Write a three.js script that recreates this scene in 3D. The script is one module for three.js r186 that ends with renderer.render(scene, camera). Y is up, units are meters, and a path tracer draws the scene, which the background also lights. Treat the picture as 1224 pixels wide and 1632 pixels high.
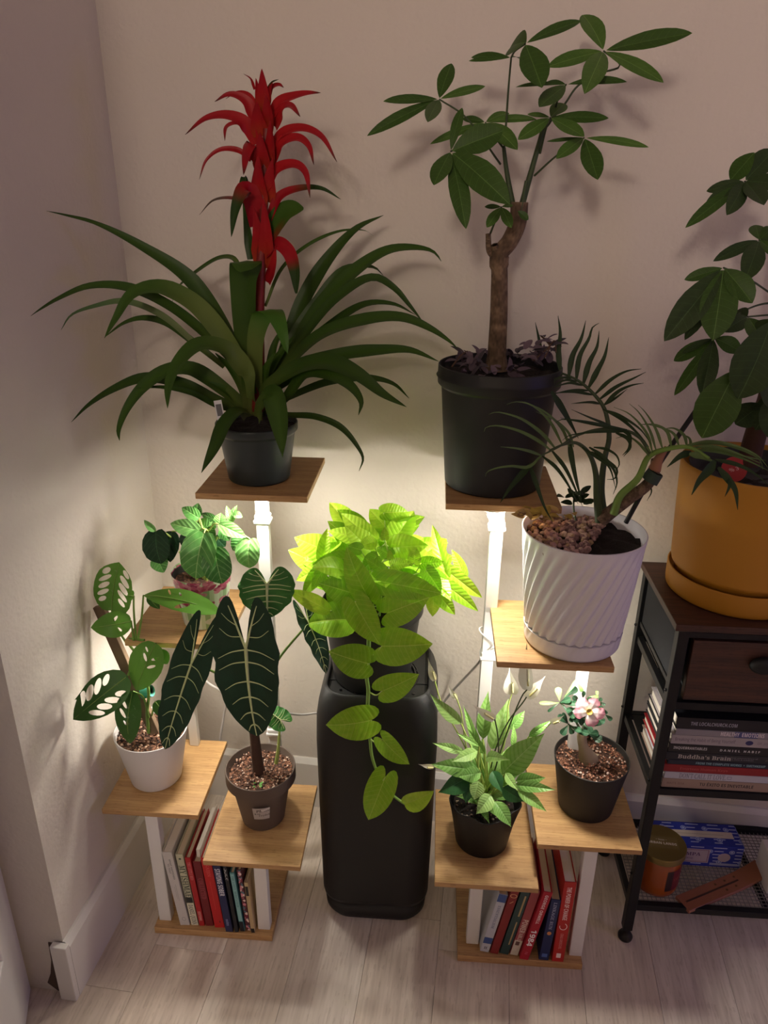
import * as THREE from 'three';
import { RoundedBoxGeometry } from 'three/addons/geometries/RoundedBoxGeometry.js';
import { mergeGeometries, mergeVertices } from 'three/addons/utils/BufferGeometryUtils.js';
import { RectAreaLightUniformsLib } from 'three/addons/lights/RectAreaLightUniformsLib.js';
import { TessellateModifier } from 'three/addons/modifiers/TessellateModifier.js';

RectAreaLightUniformsLib.init();

// ------------------------------------------------------------------ camera, light, exposure
const D2R = Math.PI / 180;
const scene = new THREE.Scene();
const renderer = new THREE.WebGLRenderer({ antialias: true });
renderer.toneMapping = THREE.LinearToneMapping;
renderer.toneMappingExposure = 1.0;
renderer.shadowMap.enabled = true;
const camera = new THREE.PerspectiveCamera(2 * Math.atan(816 / 1200) / D2R, 0.75, 0.02, 30);
camera.rotation.set(-22.6 * D2R, 8.18 * D2R, 0.67 * D2R, 'YXZ');
camera.position.set(0, 1.5, 1.525);
camera.updateMatrixWorld(true);
scene.background = new THREE.Color(0x000000);
const LED = { color: 0xfff8ea, down: 0.5, round: 0.115, size: 0.05 };   // grow lamp under a shelf: its disc shines down, its bulb all round (candela)
const LAMP = { color: 0xffecdc, power: 5.0 };                         // pendant lamp of the room, behind the camera
const MOOD = { color: 0x7a72ff, power: 0.6 };                       // violet globe lamp on the right of the room

// ------------------------------------------------------------------ helpers
const V = (x, y, z) => new THREE.Vector3(x, y, z);
let seed = 12345;
const rnd = () => { seed = (seed * 1664525 + 1013904223) >>> 0; return seed / 4294967296; };
const rr = (a, b) => a + (b - a) * rnd();
const setSeed = (s) => { seed = s; for (let i = 0; i < 4; i++) rnd(); };
// the point of the plane z = const (or y = const) that stands at a place measured on the photograph
const F = 1200, ray = (x, y) => V((x - 612) / F, -(y - 816) / F, -1).applyQuaternion(camera.quaternion);
const at = (x, y, z) => { const d = ray(x, y); return d.multiplyScalar((z - camera.position.z) / d.z).add(camera.position); };
const atY = (x, y, h) => { const d = ray(x, y); return d.multiplyScalar((h - camera.position.y) / d.y).add(camera.position); };
const pxm = (p) => p.clone().sub(camera.position).dot(V(0, 0, -1).applyQuaternion(camera.quaternion)) / F;   // metres per photograph pixel at a point
const frame = (ox, oy, s) => { const f = (x, y, z) => at(ox + x / s, oy + y / s, z); f.s = s; return f; };
const used = {};
const numbered = (n) => { const k = used[n] = (used[n] ?? -1) + 1; return k ? n + '_' + String(k).padStart(3, '0') : n; };
function tag(o, label, category, group, kind) {
  if (label) o.userData.label = label;
  if (category) o.userData.category = category;
  if (group) o.userData.group = group;
  if (kind) o.userData.kind = kind;
  return o;
}
function thing(name, label, category, pos, turn = 0, group) {
  const o = new THREE.Group(); o.name = numbered(name); scene.add(o);
  o.position.copy(pos); o.rotation.y = turn; o.base = pos.clone();
  return tag(o, label, category, group);
}
function part(parent, name, geo, mat, opt = {}) {
  const m = new THREE.Mesh(geo, mat); m.name = name; m.castShadow = m.receiveShadow = true;
  if (opt.label) m.userData.label = opt.label;
  if (opt.kind) m.userData.kind = opt.kind;
  if (opt.pos) m.position.copy(opt.pos);
  if (opt.rot) m.rotation.set(...opt.rot);
  parent.add(m); return m;
}
// geometry given in world coordinates, put under a thing that stands (unturned) at its base
function wpart(root, name, geo, mat, opt = {}, parent = root) {
  geo.translate(-root.base.x, -root.base.y, -root.base.z);
  return part(parent, name, geo, mat, opt);
}
function structure(name, geo, mat, pos) {
  const m = part(scene, name, geo, mat); if (pos) m.position.copy(pos); m.userData.kind = 'structure'; return m;
}
function boxUV(g) {
  const p = g.attributes.position, n = g.attributes.normal, uv = new Float32Array(p.count * 2);
  for (let i = 0; i < p.count; i++) {
    const ax = Math.abs(n.getX(i)), ay = Math.abs(n.getY(i)), az = Math.abs(n.getZ(i));
    const x = p.getX(i), y = p.getY(i), z = p.getZ(i);
    const [u, v] = ay >= ax && ay >= az ? [x, -z] : az >= ax ? [x, y] : [z, y];
    uv[2 * i] = u; uv[2 * i + 1] = v;
  }
  g.setAttribute('uv', new THREE.BufferAttribute(uv, 2)); return g;
}
const rbox = (w, h, d, r = 0.002, seg = 2) => boxUV(new RoundedBoxGeometry(w, h, d, seg, Math.min(r, w / 2.01, h / 2.01, d / 2.01)));
const move = (g, x, y, z) => g.translate(x, y, z);
const merge = (list) => mergeGeometries(list.map((g) => { const q = g.index ? g.toNonIndexed() : g.clone(); for (const k of Object.keys(q.attributes)) if (!['position', 'normal', 'uv'].includes(k)) q.deleteAttribute(k); return q; }));
const bar = (a, b, w, d) => {            // square bar between two points
  const L = a.distanceTo(b), g = rbox(w, L, d, 0.0015);
  const q = new THREE.Quaternion().setFromUnitVectors(V(0, 1, 0), b.clone().sub(a).normalize());
  g.applyQuaternion(q); const c = a.clone().add(b).multiplyScalar(0.5); return g.translate(c.x, c.y, c.z);
};
function tube(pts, r0, r1 = r0, seg = 0, rad = 7) {
  const c = new THREE.CatmullRomCurve3(pts, false, 'centripetal'), n = seg || Math.max(6, pts.length * 5);
  const g = new THREE.TubeGeometry(c, n, 1, rad, false), p = g.attributes.position;
  for (let i = 0; i <= n; i++) {
    const o = c.getPointAt(i / n), r = typeof r0 === 'function' ? r0(i / n) : r0 + (r1 - r0) * i / n;
    for (let j = 0; j <= rad; j++) { const k = i * (rad + 1) + j; p.setXYZ(k, o.x + (p.getX(k) - o.x) * r, o.y + (p.getY(k) - o.y) * r, o.z + (p.getZ(k) - o.z) * r); }
  }
  const cap0 = c.getPointAt(0), cap1 = c.getPointAt(1), idx = Array.from(g.index.array), pos = Array.from(p.array), nor = Array.from(g.attributes.normal.array), uv = Array.from(g.attributes.uv.array);
  const t0 = c.getTangentAt(0), t1 = c.getTangentAt(1), k0 = pos.length / 3;
  pos.push(cap0.x, cap0.y, cap0.z, cap1.x, cap1.y, cap1.z); nor.push(-t0.x, -t0.y, -t0.z, t1.x, t1.y, t1.z); uv.push(0, 0, 1, 1);
  for (let j = 0; j < rad; j++) { idx.push(k0, j + 1, j); const b = n * (rad + 1); idx.push(k0 + 1, b + j, b + j + 1); }
  const q = new THREE.BufferGeometry();
  q.setAttribute('position', new THREE.Float32BufferAttribute(pos, 3)); q.setAttribute('normal', new THREE.Float32BufferAttribute(nor, 3)); q.setAttribute('uv', new THREE.Float32BufferAttribute(uv, 2)); q.setIndex(idx);
  return q;
}
const lathe = (prof, seg = 64) => new THREE.LatheGeometry(prof.map(([r, y]) => new THREE.Vector2(r, y)), seg);

// ------------------------------------------------------------------ textures
const hash = (x, y, s) => { let h = (x * 374761393 + y * 668265263 + s * 2147483647) | 0; h = Math.imul(h ^ (h >>> 13), 1274126177); return ((h ^ (h >>> 16)) >>> 0) / 4294967296; };
function noise(x, y, px, py, s) {        // value noise that repeats after px, py cells
  const xi = Math.floor(x), yi = Math.floor(y), fx = x - xi, fy = y - yi, u = fx * fx * (3 - 2 * fx), v = fy * fy * (3 - 2 * fy);
  const m = (a, p) => ((a % p) + p) % p, h = (a, b) => hash(m(a, px), m(b, py), s);
  return (h(xi, yi) * (1 - u) + h(xi + 1, yi) * u) * (1 - v) + (h(xi, yi + 1) * (1 - u) + h(xi + 1, yi + 1) * u) * v;
}
function dataTex(n, fn, srgb, rep = 1) {
  const d = new Uint8Array(n * n * 4);
  for (let y = 0; y < n; y++) for (let x = 0; x < n; x++) { const c = fn(x / n, y / n), k = (y * n + x) * 4; d[k] = c[0]; d[k + 1] = c[1]; d[k + 2] = c[2]; d[k + 3] = 255; }
  const t = new THREE.DataTexture(d, n, n); t.wrapS = t.wrapT = THREE.RepeatWrapping; t.magFilter = THREE.LinearFilter; t.minFilter = THREE.LinearMipmapLinearFilter; t.generateMipmaps = true;
  if (srgb) t.colorSpace = THREE.SRGBColorSpace; t.repeat.set(rep, rep); t.needsUpdate = true; return t;
}
const mix = (a, b, t) => a.map((v, i) => v + (b[i] - v) * t), clamp = (v, a = 0, b = 1) => Math.min(b, Math.max(a, v));
const grey = (v) => [v, v, v];
const wallBump = dataTex(512, (u, v) => {
  const a = noise(u * 60, v * 60, 60, 60, 1), b = noise(u * 130, v * 130, 130, 130, 2), c = noise(u * 26, v * 26, 26, 26, 5);
  return grey(255 * clamp(Math.pow(a * 0.5 + b * 0.2 + c * 0.3, 1.2)));
}, false, 2.6);
function woodTex(light, dark, alongV, s, lines = 90) {
  return dataTex(512, (a, b) => {
    const [u, v] = alongV ? [b, a] : [a, b];
    const w = v + 0.03 * noise(u * 3, v * 4, 3, 4, s) + 0.012 * noise(u * 8, v * 12, 8, 12, s + 1);
    const ring = 0.5 + 0.5 * Math.sin(w * Math.PI * 2 * 11 + 3 * noise(u * 2, v * 3, 2, 3, s + 2));
    const fine = noise(u * 9, v * lines * 2, 9, lines * 2, s + 3), pore = noise(u * 26, v * lines * 3, 26, lines * 3, s + 4);
    return mix(light, dark, clamp(0.25 * ring + 0.55 * fine * fine + (pore > 0.8 ? 0.35 : 0)));
  }, true);
}
const oakTex = woodTex([200, 160, 108], [156, 116, 72], false, 11); oakTex.repeat.set(3, 3);
const plankTex = woodTex([224, 213, 202], [190, 177, 165], true, 31, 70); plankTex.repeat.set(2.2, 2.2);
const walnutTex = woodTex([82, 50, 36], [40, 24, 18], false, 51); walnutTex.repeat.set(3, 3);
const soilTex = dataTex(256, (u, v) => { const n = noise(u * 40, v * 40, 40, 40, 71), m = noise(u * 90, v * 90, 90, 90, 72); return mix([38, 24, 18], [150, 104, 80], clamp(n * m * 1.6)); }, true, 1);
const barkTex = dataTex(256, (u, v) => { const n = noise(u * 30, v * 5, 30, 5, 81), m = noise(u * 60, v * 30, 60, 30, 82); return mix([70, 54, 40], [150, 124, 98], clamp(0.7 * n + 0.4 * m - 0.1)); }, true, 1);
function canvasTex(w, h, draw) {
  const c = document.createElement('canvas'); c.width = w; c.height = h; const g = c.getContext('2d'); draw(g, w, h);
  const t = new THREE.CanvasTexture(c); t.colorSpace = THREE.SRGBColorSpace; t.anisotropy = 4; return t;
}
// leaf print: u across the blade, v from its base to its tip
function leafTex(o) {
  return canvasTex(256, 512, (g, w, h) => {
    g.fillStyle = o.base; g.fillRect(0, 0, w, h);
    setSeed(o.seed ?? 7);
    for (let i = 0; i < 260; i++) { g.globalAlpha = 0.05; g.fillStyle = rnd() < 0.5 ? o.dark : o.light; const r = rr(4, 26); g.beginPath(); g.ellipse(rr(0, w), rr(0, h), r, r * 2, 0, 0, 7); g.fill(); }
    g.globalAlpha = 1;
    const n = o.veins ?? 10;
    for (let i = 0; i < n; i++) for (const s of [-1, 1]) {
      const y0 = h - (i + 0.4) / n * h * 0.95, rise = o.rise ?? 60;
      if (o.band) { g.globalAlpha = o.band; g.strokeStyle = o.light; g.lineWidth = h / n * 0.45; g.beginPath(); g.moveTo(w / 2, y0 - 14); g.quadraticCurveTo(w / 2 + s * w * 0.25, y0 - 14 - rise * 0.3, w / 2 + s * w * 0.5, y0 - 14 - rise); g.stroke(); }
      g.globalAlpha = o.va ?? 0.5; g.strokeStyle = o.vein; g.lineWidth = o.vw ?? 2;
      g.beginPath(); g.moveTo(w / 2, y0); g.quadraticCurveTo(w / 2 + s * w * 0.25, y0 - rise * 0.3, w / 2 + s * w * 0.5, y0 - rise); g.stroke();
    }
    g.globalAlpha = o.ma ?? 0.8; g.strokeStyle = o.vein; g.lineWidth = o.mw ?? 5; g.beginPath(); g.moveTo(w / 2, h); g.lineTo(w / 2, 0); g.stroke(); g.globalAlpha = 1;
  });
}

// fine relief of a ribbed blade
function ribTex(n, rise, seedN) {
  return canvasTex(128, 256, (g, w, h) => {
    g.fillStyle = '#808080'; g.fillRect(0, 0, w, h); g.lineWidth = h / n * 0.4; g.filter = 'none';
    for (let i = -2; i < n + 3; i++) for (const s of [-1, 1]) for (let k = 0; k < 5; k++) { g.globalAlpha = 0.16; g.strokeStyle = '#000'; g.lineWidth = h / n * (0.1 + 0.1 * k); const y0 = h - i / n * h; g.beginPath(); g.moveTo(w / 2, y0); g.quadraticCurveTo(w / 2 + s * w * 0.25, y0 - rise * 0.3, w / 2 + s * w * 0.5, y0 - rise); g.stroke(); }
    for (let k = 0; k < 5; k++) { g.globalAlpha = 0.2; g.lineWidth = 2 + 3 * k; g.beginPath(); g.moveTo(w / 2, h); g.lineTo(w / 2, 0); g.stroke(); } g.globalAlpha = 1;
  });
}
const ribFine = ribTex(10, 40, 1), ribCoarse = ribTex(6, 95, 2); ribFine.colorSpace = ribCoarse.colorSpace = THREE.NoColorSpace;

// ------------------------------------------------------------------ materials
const std = (o) => new THREE.MeshStandardMaterial(o);
const leafMat = (o) => new THREE.MeshPhysicalMaterial({ side: THREE.DoubleSide, roughness: 0.5, specularIntensity: 0.45, ...o });
const M = {
  wall: std({ color: 0xddd4c9, roughness: 0.92, bumpMap: wallBump, bumpScale: 0.0010 }),
  trim: std({ color: 0xe4dfd9, roughness: 0.45 }),
  ceiling: std({ color: 0xdedad4, roughness: 0.95 }),
  door: std({ color: 0xe2deda, roughness: 0.4 }),
  torn: std({ color: 0x5b4a40, roughness: 1 }),
  planks: [0xffffff, 0xf8f3ee, 0xf3eee8, 0xfbf8f4].map((c, i) => { const t = plankTex.clone(); t.offset.set(0.13 * i, 0.31 * i); t.needsUpdate = true; return std({ map: t, color: c, roughness: 0.42 }); }),
  oak: std({ map: oakTex, roughness: 0.5 }),
  oakEdge: std({ color: 0xa87b4c, roughness: 0.6 }),
  whiteMetal: std({ color: 0xe8e6e4, roughness: 0.4, metalness: 0.1 }),
  whitePlastic: std({ color: 0xe9e7e6, roughness: 0.45 }),
  blackMetal: std({ color: 0x16171a, roughness: 0.5, metalness: 0.4 }),
  blackPlastic: std({ color: 0x060606, roughness: 0.55 }),
  blackGloss: std({ color: 0x0c0c0d, roughness: 0.12 }),
  nursery: std({ color: 0x181b1b, roughness: 0.5 }),
  charcoal: std({ color: 0x211f1d, roughness: 0.6 }),
  taupe: std({ color: 0x5b4d44, roughness: 0.65 }),
  ceramic: std({ color: 0xd9d5d2, roughness: 0.55 }),
  whitePot: std({ color: 0xe2e0e6, roughness: 0.5 }),
  yellow: std({ color: 0xb8801e, roughness: 0.55 }),
  walnut: std({ map: walnutTex, roughness: 0.5 }),
  fabric: std({ color: 0x202227, roughness: 0.95 }),
  soil: std({ map: soilTex, roughness: 1, bumpMap: soilTex, bumpScale: 0.004 }),
  darkSoil: std({ color: 0x1d1612, roughness: 1, bumpMap: soilTex, bumpScale: 0.004 }),
  granule: std({ color: 0xffffff, roughness: 0.75 }),
  bark: std({ map: barkTex, roughness: 0.9, bumpMap: barkTex, bumpScale: 0.003 }),
  darkBark: std({ color: 0x4a3226, roughness: 0.9, bumpMap: barkTex, bumpScale: 0.003 }),
  pages: std({ color: 0xd8c8ae, roughness: 0.9 }),
  whitePages: std({ color: 0xe6dfd4, roughness: 0.9 }),
  glow: std({ color: 0xffffff, emissive: LED.color, emissiveIntensity: 6 }),
  petiole: std({ color: 0x6f8f3c, roughness: 0.6 }),
  paleStem: std({ color: 0xa9bf62, roughness: 0.6 }),
  darkStem: std({ color: 0x3b4a2a, roughness: 0.6 }),
  twig: std({ color: 0x5b4334, roughness: 0.8 }),
};
const brom = leafMat({ vertexColors: true, roughness: 0.42 });
const moneyMat = leafMat({ map: leafTex({ base: '#4a6a2a', dark: '#34501e', light: '#668a3a', vein: '#8fb468', veins: 12, va: 0.18, rise: 50, mw: 5, ma: 0.6 }), roughness: 0.5 });
const moneyDark = leafMat({ map: leafTex({ base: '#36521c', dark: '#253b13', light: '#4c6c2a', vein: '#86a860', veins: 12, va: 0.2, rise: 50, mw: 4, ma: 0.5, seed: 9 }), roughness: 0.45 });
const treeMat = leafMat({ map: leafTex({ base: '#2d3f1e', dark: '#1e2c14', light: '#3e5529', vein: '#6f9058', veins: 12, va: 0.2, rise: 50, mw: 4, ma: 0.4, seed: 17 }), roughness: 0.5 });
const pothosMats = ['#a9d932', '#97cc2a', '#bbe03e', '#84ba26'].map((b, i) => leafMat({ map: leafTex({ base: b, dark: '#6da31c', light: '#cbe65a', vein: '#d3ea74', veins: 11, va: 0.45, vw: 2.5, rise: 80, mw: 5, ma: 0.7, seed: 20 + i }), bumpMap: ribFine, bumpScale: 0.0012, roughness: 0.36, transmission: 0.32, thickness: 0 }));
const lilyMats = ['#7cae4c', '#669a40', '#90ba60'].map((b, i) => leafMat({ map: leafTex({ base: b, dark: '#3c7030', light: '#b6d79c', vein: '#cfe4b4', veins: 12, va: 0.35, rise: 90, mw: 4, ma: 0.6, band: 0.28, seed: 30 + i }), bumpMap: ribFine, bumpScale: 0.0008, roughness: 0.36, transmission: 0.12, thickness: 0 }));
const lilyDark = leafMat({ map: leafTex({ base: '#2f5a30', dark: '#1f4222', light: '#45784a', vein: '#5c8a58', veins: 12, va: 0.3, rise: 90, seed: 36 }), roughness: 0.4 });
const spatheMat = leafMat({ color: 0xf6f5e6, roughness: 0.5, transmission: 0.1, thickness: 0 });
const spatheGrey = leafMat({ color: 0xb9b8ac, roughness: 0.55, transmission: 0.1, thickness: 0 });
const aloMat = leafMat({ map: leafTex({ base: '#1f3b28', dark: '#142a1c', light: '#2c5238', vein: '#24422c', veins: 7, va: 0.1, ma: 0.1, seed: 41 }), roughness: 0.6, sheen: 0.3, sheenRoughness: 0.5 });
const aloLight = leafMat({ map: leafTex({ base: '#3f7a34', dark: '#2c5c28', light: '#5c9a48', vein: '#4c8a3c', veins: 7, va: 0.1, ma: 0.1, seed: 42 }), roughness: 0.5 });
const veinMat = std({ color: 0xc9d79a, roughness: 0.5 });
const veinThin = std({ color: 0xa9c088, roughness: 0.5 });
const monMat = leafMat({ color: 0x5d8f34, roughness: 0.42, transmission: 0.12, thickness: 0 });
const monDark = leafMat({ color: 0x3a6427, roughness: 0.42 });
const pepMats = ['#5a9848', '#447c3a', '#7ab460'].map((b, i) => leafMat({ map: leafTex({ base: b, dark: '#285c30', light: '#7cc078', vein: '#b0d68c', veins: 6, va: 0.55, vw: 4, rise: 190, mw: 6, seed: 50 + i }), roughness: 0.35, bumpMap: ribCoarse, bumpScale: 0.0014 }));
const pepDark = leafMat({ map: leafTex({ base: '#1d3d26', dark: '#142c1a', light: '#2c5434', vein: '#4c7a50', veins: 6, va: 0.5, vw: 3, rise: 190, mw: 4, seed: 57 }), roughness: 0.4, bumpMap: ribCoarse, bumpScale: 0.0012 });
const adMat = leafMat({ map: leafTex({ base: '#2c4a34', dark: '#1e3626', light: '#4a6a4e', vein: '#8aa886', veins: 8, va: 0.2, mw: 5, seed: 61 }), roughness: 0.35 });
const adLight = leafMat({ map: leafTex({ base: '#86b064', dark: '#6a944c', light: '#b4d48c', vein: '#c4e0a0', veins: 8, va: 0.2, mw: 5, seed: 62 }), roughness: 0.35 });
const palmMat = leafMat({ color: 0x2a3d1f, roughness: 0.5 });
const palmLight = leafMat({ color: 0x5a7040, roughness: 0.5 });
const coverMat = [0x5d4f58, 0x4a434a, 0x6d5c66].map((c) => leafMat({ color: c, roughness: 0.6 }));

const dryMats = [0xb59a4a, 0xc8a86a, 0x9a7a5a].map((c) => leafMat({ color: c, roughness: 0.7 }));

// ------------------------------------------------------------------ leaf shapes
const camSide = V(0, 0.62, 0.78);        // most blades lean their face up and into the room
function smoothHalf(half, n) {
  const c = new THREE.CatmullRomCurve3(half.map(([x, y]) => V(x, y, 0)), false, 'centripetal'), out = [];
  for (let i = 0; i <= n; i++) { const p = c.getPoint(i / n); out.push([Math.max(0, p.x), p.y]); }
  return out;
}
const outlineOf = (half, n = 12) => { const h = smoothHalf(half, n); return [...h, ...h.slice(1, -1).reverse().map(([x, y]) => [-x, y])]; };
const SH = {
  heart: outlineOf([[0, 0], [0.16, -0.13], [0.48, -0.2], [0.84, -0.08], [1, 0.16], [0.98, 0.36], [0.82, 0.58], [0.52, 0.79], [0.19, 0.94], [0, 1.02]], 16),
  lance: outlineOf([[0, 0], [0.3, 0.08], [0.75, 0.28], [1, 0.52], [0.85, 0.74], [0.4, 0.92], [0, 1]], 11),
  ovate: outlineOf([[0, 0], [0.45, 0.02], [0.9, 0.2], [1, 0.4], [0.8, 0.65], [0.4, 0.87], [0, 1]], 12),
  round: outlineOf([[0, 0], [0.5, -0.04], [0.95, 0.2], [1, 0.5], [0.85, 0.75], [0.4, 0.92], [0, 1]], 12),
  spoon: outlineOf([[0, 0], [0.2, 0.15], [0.55, 0.45], [0.95, 0.72], [0.9, 0.9], [0.4, 1], [0, 1.01]], 10),
  petal: outlineOf([[0, 0], [0.3, 0.1], [0.8, 0.45], [1, 0.72], [0.7, 0.92], [0.25, 0.97], [0, 1.04]], 10),
  pointed: outlineOf([[0, 0], [0.3, 0.05], [0.8, 0.2], [1, 0.4], [0.84, 0.62], [0.45, 0.82], [0.14, 0.95], [0, 1.03]], 12),
  spathe: outlineOf([[0, 0], [0.5, 0.0], [0.95, 0.18], [1, 0.34], [0.66, 0.6], [0.2, 0.82], [0.05, 0.95], [0, 1.04]], 12),
  arrow: outlineOf([[0, 0], [0.07, -0.14], [0.19, -0.34], [0.36, -0.5], [0.56, -0.5], [0.76, -0.37], [0.92, -0.17], [1, 0.03], [0.95, 0.16], [0.98, 0.28], [0.87, 0.42], [0.84, 0.55], [0.62, 0.7], [0.5, 0.8], [0.25, 0.93], [0, 1]], 34),
};
// a frame on the leaf: map(x in half-widths, y in lengths) -> a point of its curved surface
function surface(B, T, N, o = {}) {
  const Y = T.clone().sub(B), L = Y.length(); Y.normalize();
  const n = N.clone().addScaledVector(Y, -N.dot(Y)).normalize(), X = V(0, 0, 0).crossVectors(Y, n).normalize();
  const hw = (o.w ?? L * 0.5) / 2, fold = o.fold ?? 0.15, arch = o.arch ?? 0.12, wave = o.wave ?? 0, ph = o.ph ?? 0;
  const f = (x, y, lift = 0) => {
    const h = hw * fold * Math.abs(x) * (1.2 - 0.4 * Math.abs(x)) + L * arch * 4 * y * (1 - y) * (y < 0 ? 0.5 : 1) * 0.5 - (o.cup ?? 0) * hw * x * x + wave * hw * x * x * Math.sin(y * 17 + ph + (x > 0 ? 0 : 1.7));
    return B.clone().addScaledVector(X, x * hw).addScaledVector(Y, y * L).addScaledVector(n, h + lift);
  };
  f.n = n; f.L = L; return f;
}
function blade(outline, f, rings = 4, cy = 0.3) {
  const n = outline.length, pos = [], uv = [], idx = [];
  const put = (x, y) => { const p = f(x, y); pos.push(p.x, p.y, p.z); uv.push(0.5 + x * 0.49, clamp((y + 0.2) / 1.2)); };
  put(0, cy);
  for (let k = 1; k <= rings; k++) for (let i = 0; i < n; i++) { const s = k / rings; put(outline[i][0] * s, cy + (outline[i][1] - cy) * s); }
  for (let i = 0; i < n; i++) {
    const j = (i + 1) % n; idx.push(0, 1 + i, 1 + j);
    for (let k = 1; k < rings; k++) { const a = 1 + (k - 1) * n, b = a + n; idx.push(a + i, b + i, b + j, a + i, b + j, a + j); }
  }
  const g = new THREE.BufferGeometry();
  g.setAttribute('position', new THREE.Float32BufferAttribute(pos, 3)); g.setAttribute('uv', new THREE.Float32BufferAttribute(uv, 2)); g.setIndex(idx); g.computeVertexNormals(); return g;
}
const leaf = (shape, B, T, w, o = {}) => blade(SH[shape], surface(B, T, o.N ?? camSide.clone().add(V(rr(-0.25, 0.25), rr(-0.2, 0.2), 0)), { w, ...o }), o.rings ?? 4, o.cy ?? 0.3);
// a strap leaf along a curve, with its colour along its length
function strap(pts, w, o = {}) {
  const c = new THREE.CatmullRomCurve3(pts, false, 'centripetal'), n = o.seg ?? Math.max(10, pts.length * 5), m = o.m ?? 4;
  const N = (o.N ?? camSide).clone(), pos = [], uv = [], col = [], idx = []; let last = null;
  const prof = o.prof ?? ((t) => Math.min(1, 0.72 + 0.9 * t) * Math.pow(clamp((1 - t) / 0.42), 0.75));
  for (let i = 0; i <= n; i++) {
    const t = i / n, p = c.getPointAt(t), T = c.getTangentAt(t);
    const X = o.X ? o.X.clone().addScaledVector(T, -o.X.dot(T)) : V(0, 0, 0).crossVectors(T, N); if (X.length() < 0.15 && last) X.copy(last); X.normalize(); if (last && X.dot(last) < 0) X.negate(); last = X.clone();
    const U = V(0, 0, 0).crossVectors(X, T).normalize(), hw = Math.max(0.0003, w * prof(t) / 2);
    for (let j = 0; j <= m; j++) {
      const s = j / m * 2 - 1, q = p.clone().addScaledVector(X, s * hw).addScaledVector(U, hw * (o.fold ?? 0.3) * (Math.abs(s) - 0.5));
      pos.push(q.x, q.y, q.z); uv.push(j / m, t);
      const k = o.color ? o.color(t, s) : [1, 1, 1]; col.push(...k);
      if (i < n && j < m) { const a = i * (m + 1) + j; idx.push(a, a + 1, a + m + 2, a, a + m + 2, a + m + 1); }
    }
  }
  const g = new THREE.BufferGeometry();
  g.setAttribute('position', new THREE.Float32BufferAttribute(pos, 3)); g.setAttribute('uv', new THREE.Float32BufferAttribute(uv, 2)); if (o.color) g.setAttribute('color', new THREE.Float32BufferAttribute(col, 3)); g.setIndex(idx); g.computeVertexNormals(); return g;
}
const lerp3 = (a, b, t) => a.map((v, i) => v + (b[i] - v) * clamp(t));
// points of a curve measured on the photograph, their distance running from z0 to z1
const trace = (f, list, z0, z1) => list.map(([x, y, z], i) => f(x, y, z ?? z0 + (z1 - z0) * i / (list.length - 1)));
// soil: an uneven disc, and loose granules on it
function soilDisc(r, y, amp, s) {
  const g = new THREE.CircleGeometry(r, 40).rotateX(-Math.PI / 2), rings = [];
  const q = new THREE.RingGeometry(0.0005, r, 40, 8).rotateX(-Math.PI / 2), p = q.attributes.position; g.dispose();
  for (let i = 0; i < p.count; i++) { const x = p.getX(i), z = p.getZ(i); p.setY(i, y + amp * (noise(x * 60 + 50, z * 60 + 50, 999, 999, s) + 0.5 * noise(x * 160 + 50, z * 160 + 50, 999, 999, s + 1) - 0.7)); }
  q.setAttribute('uv', new THREE.Float32BufferAttribute(Array.from({ length: p.count * 2 }, (_, k) => (k % 2 ? p.getZ(k >> 1) : p.getX(k >> 1)) * 6), 2));
  q.computeVertexNormals(); return q;
}
function granules(root, r, y, n, cols, size, name = 'soil_granules', within) {
  const g = new THREE.IcosahedronGeometry(1, 0), m = new THREE.InstancedMesh(g, M.granule, n); m.name = name; m.userData.kind = 'stuff'; m.castShadow = m.receiveShadow = true;
  const o = new THREE.Object3D(), c = new THREE.Color();
  for (let i = 0; i < n; i++) {
    let x, z; do { const a = rr(0, 6.283), q = r * Math.sqrt(rnd()); x = q * Math.cos(a); z = q * Math.sin(a); } while (within && !within(x, z));
    o.position.set(x, y + rr(-0.001, 0.0025), z); o.rotation.set(rr(0, 3), rr(0, 3), rr(0, 3)); const s = rr(size[0], size[1]); o.scale.set(s, s * rr(0.6, 1), s * rr(0.7, 1.2)); o.updateMatrix(); m.setMatrixAt(i, o.matrix);
    m.setColorAt(i, c.set(cols[Math.floor(rnd() * cols.length)]));
  }
  root.add(m); return m;
}
const potGeo = (rb, rt, H, o = {}) => {
  const th = o.th ?? 0.003, lip = o.lip ?? 0, lh = o.lh ?? 0.02, e = 0.004;
  const at_ = (y) => rb + (rt - lip - rb) * y / H, prof = [[0.001, 0], [rb - e, 0], [rb - e * 0.3, e * 0.3], [at_(e), e]];
  if (lip) prof.push([at_(H - lh), H - lh], [at_(H - lh) + lip * 0.8, H - lh + 0.004], [rt, H - lh + 0.008]); else for (let i = 1; i < 4; i++) prof.push([at_(H * i / 4), H * i / 4]);
  if (o.rings) prof.push([rt + 0.0005, H - lh * 0.55], [rt + 0.003, H - lh * 0.5], [rt + 0.0005, H - lh * 0.42]);
  prof.push([rt, H - 0.002], [rt - th * 0.5, H], [rt - th, H - 0.002], [at_(H * 0.55) - th, H * 0.55], [0.001, H * 0.5]);
  return lathe(prof);
};

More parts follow.
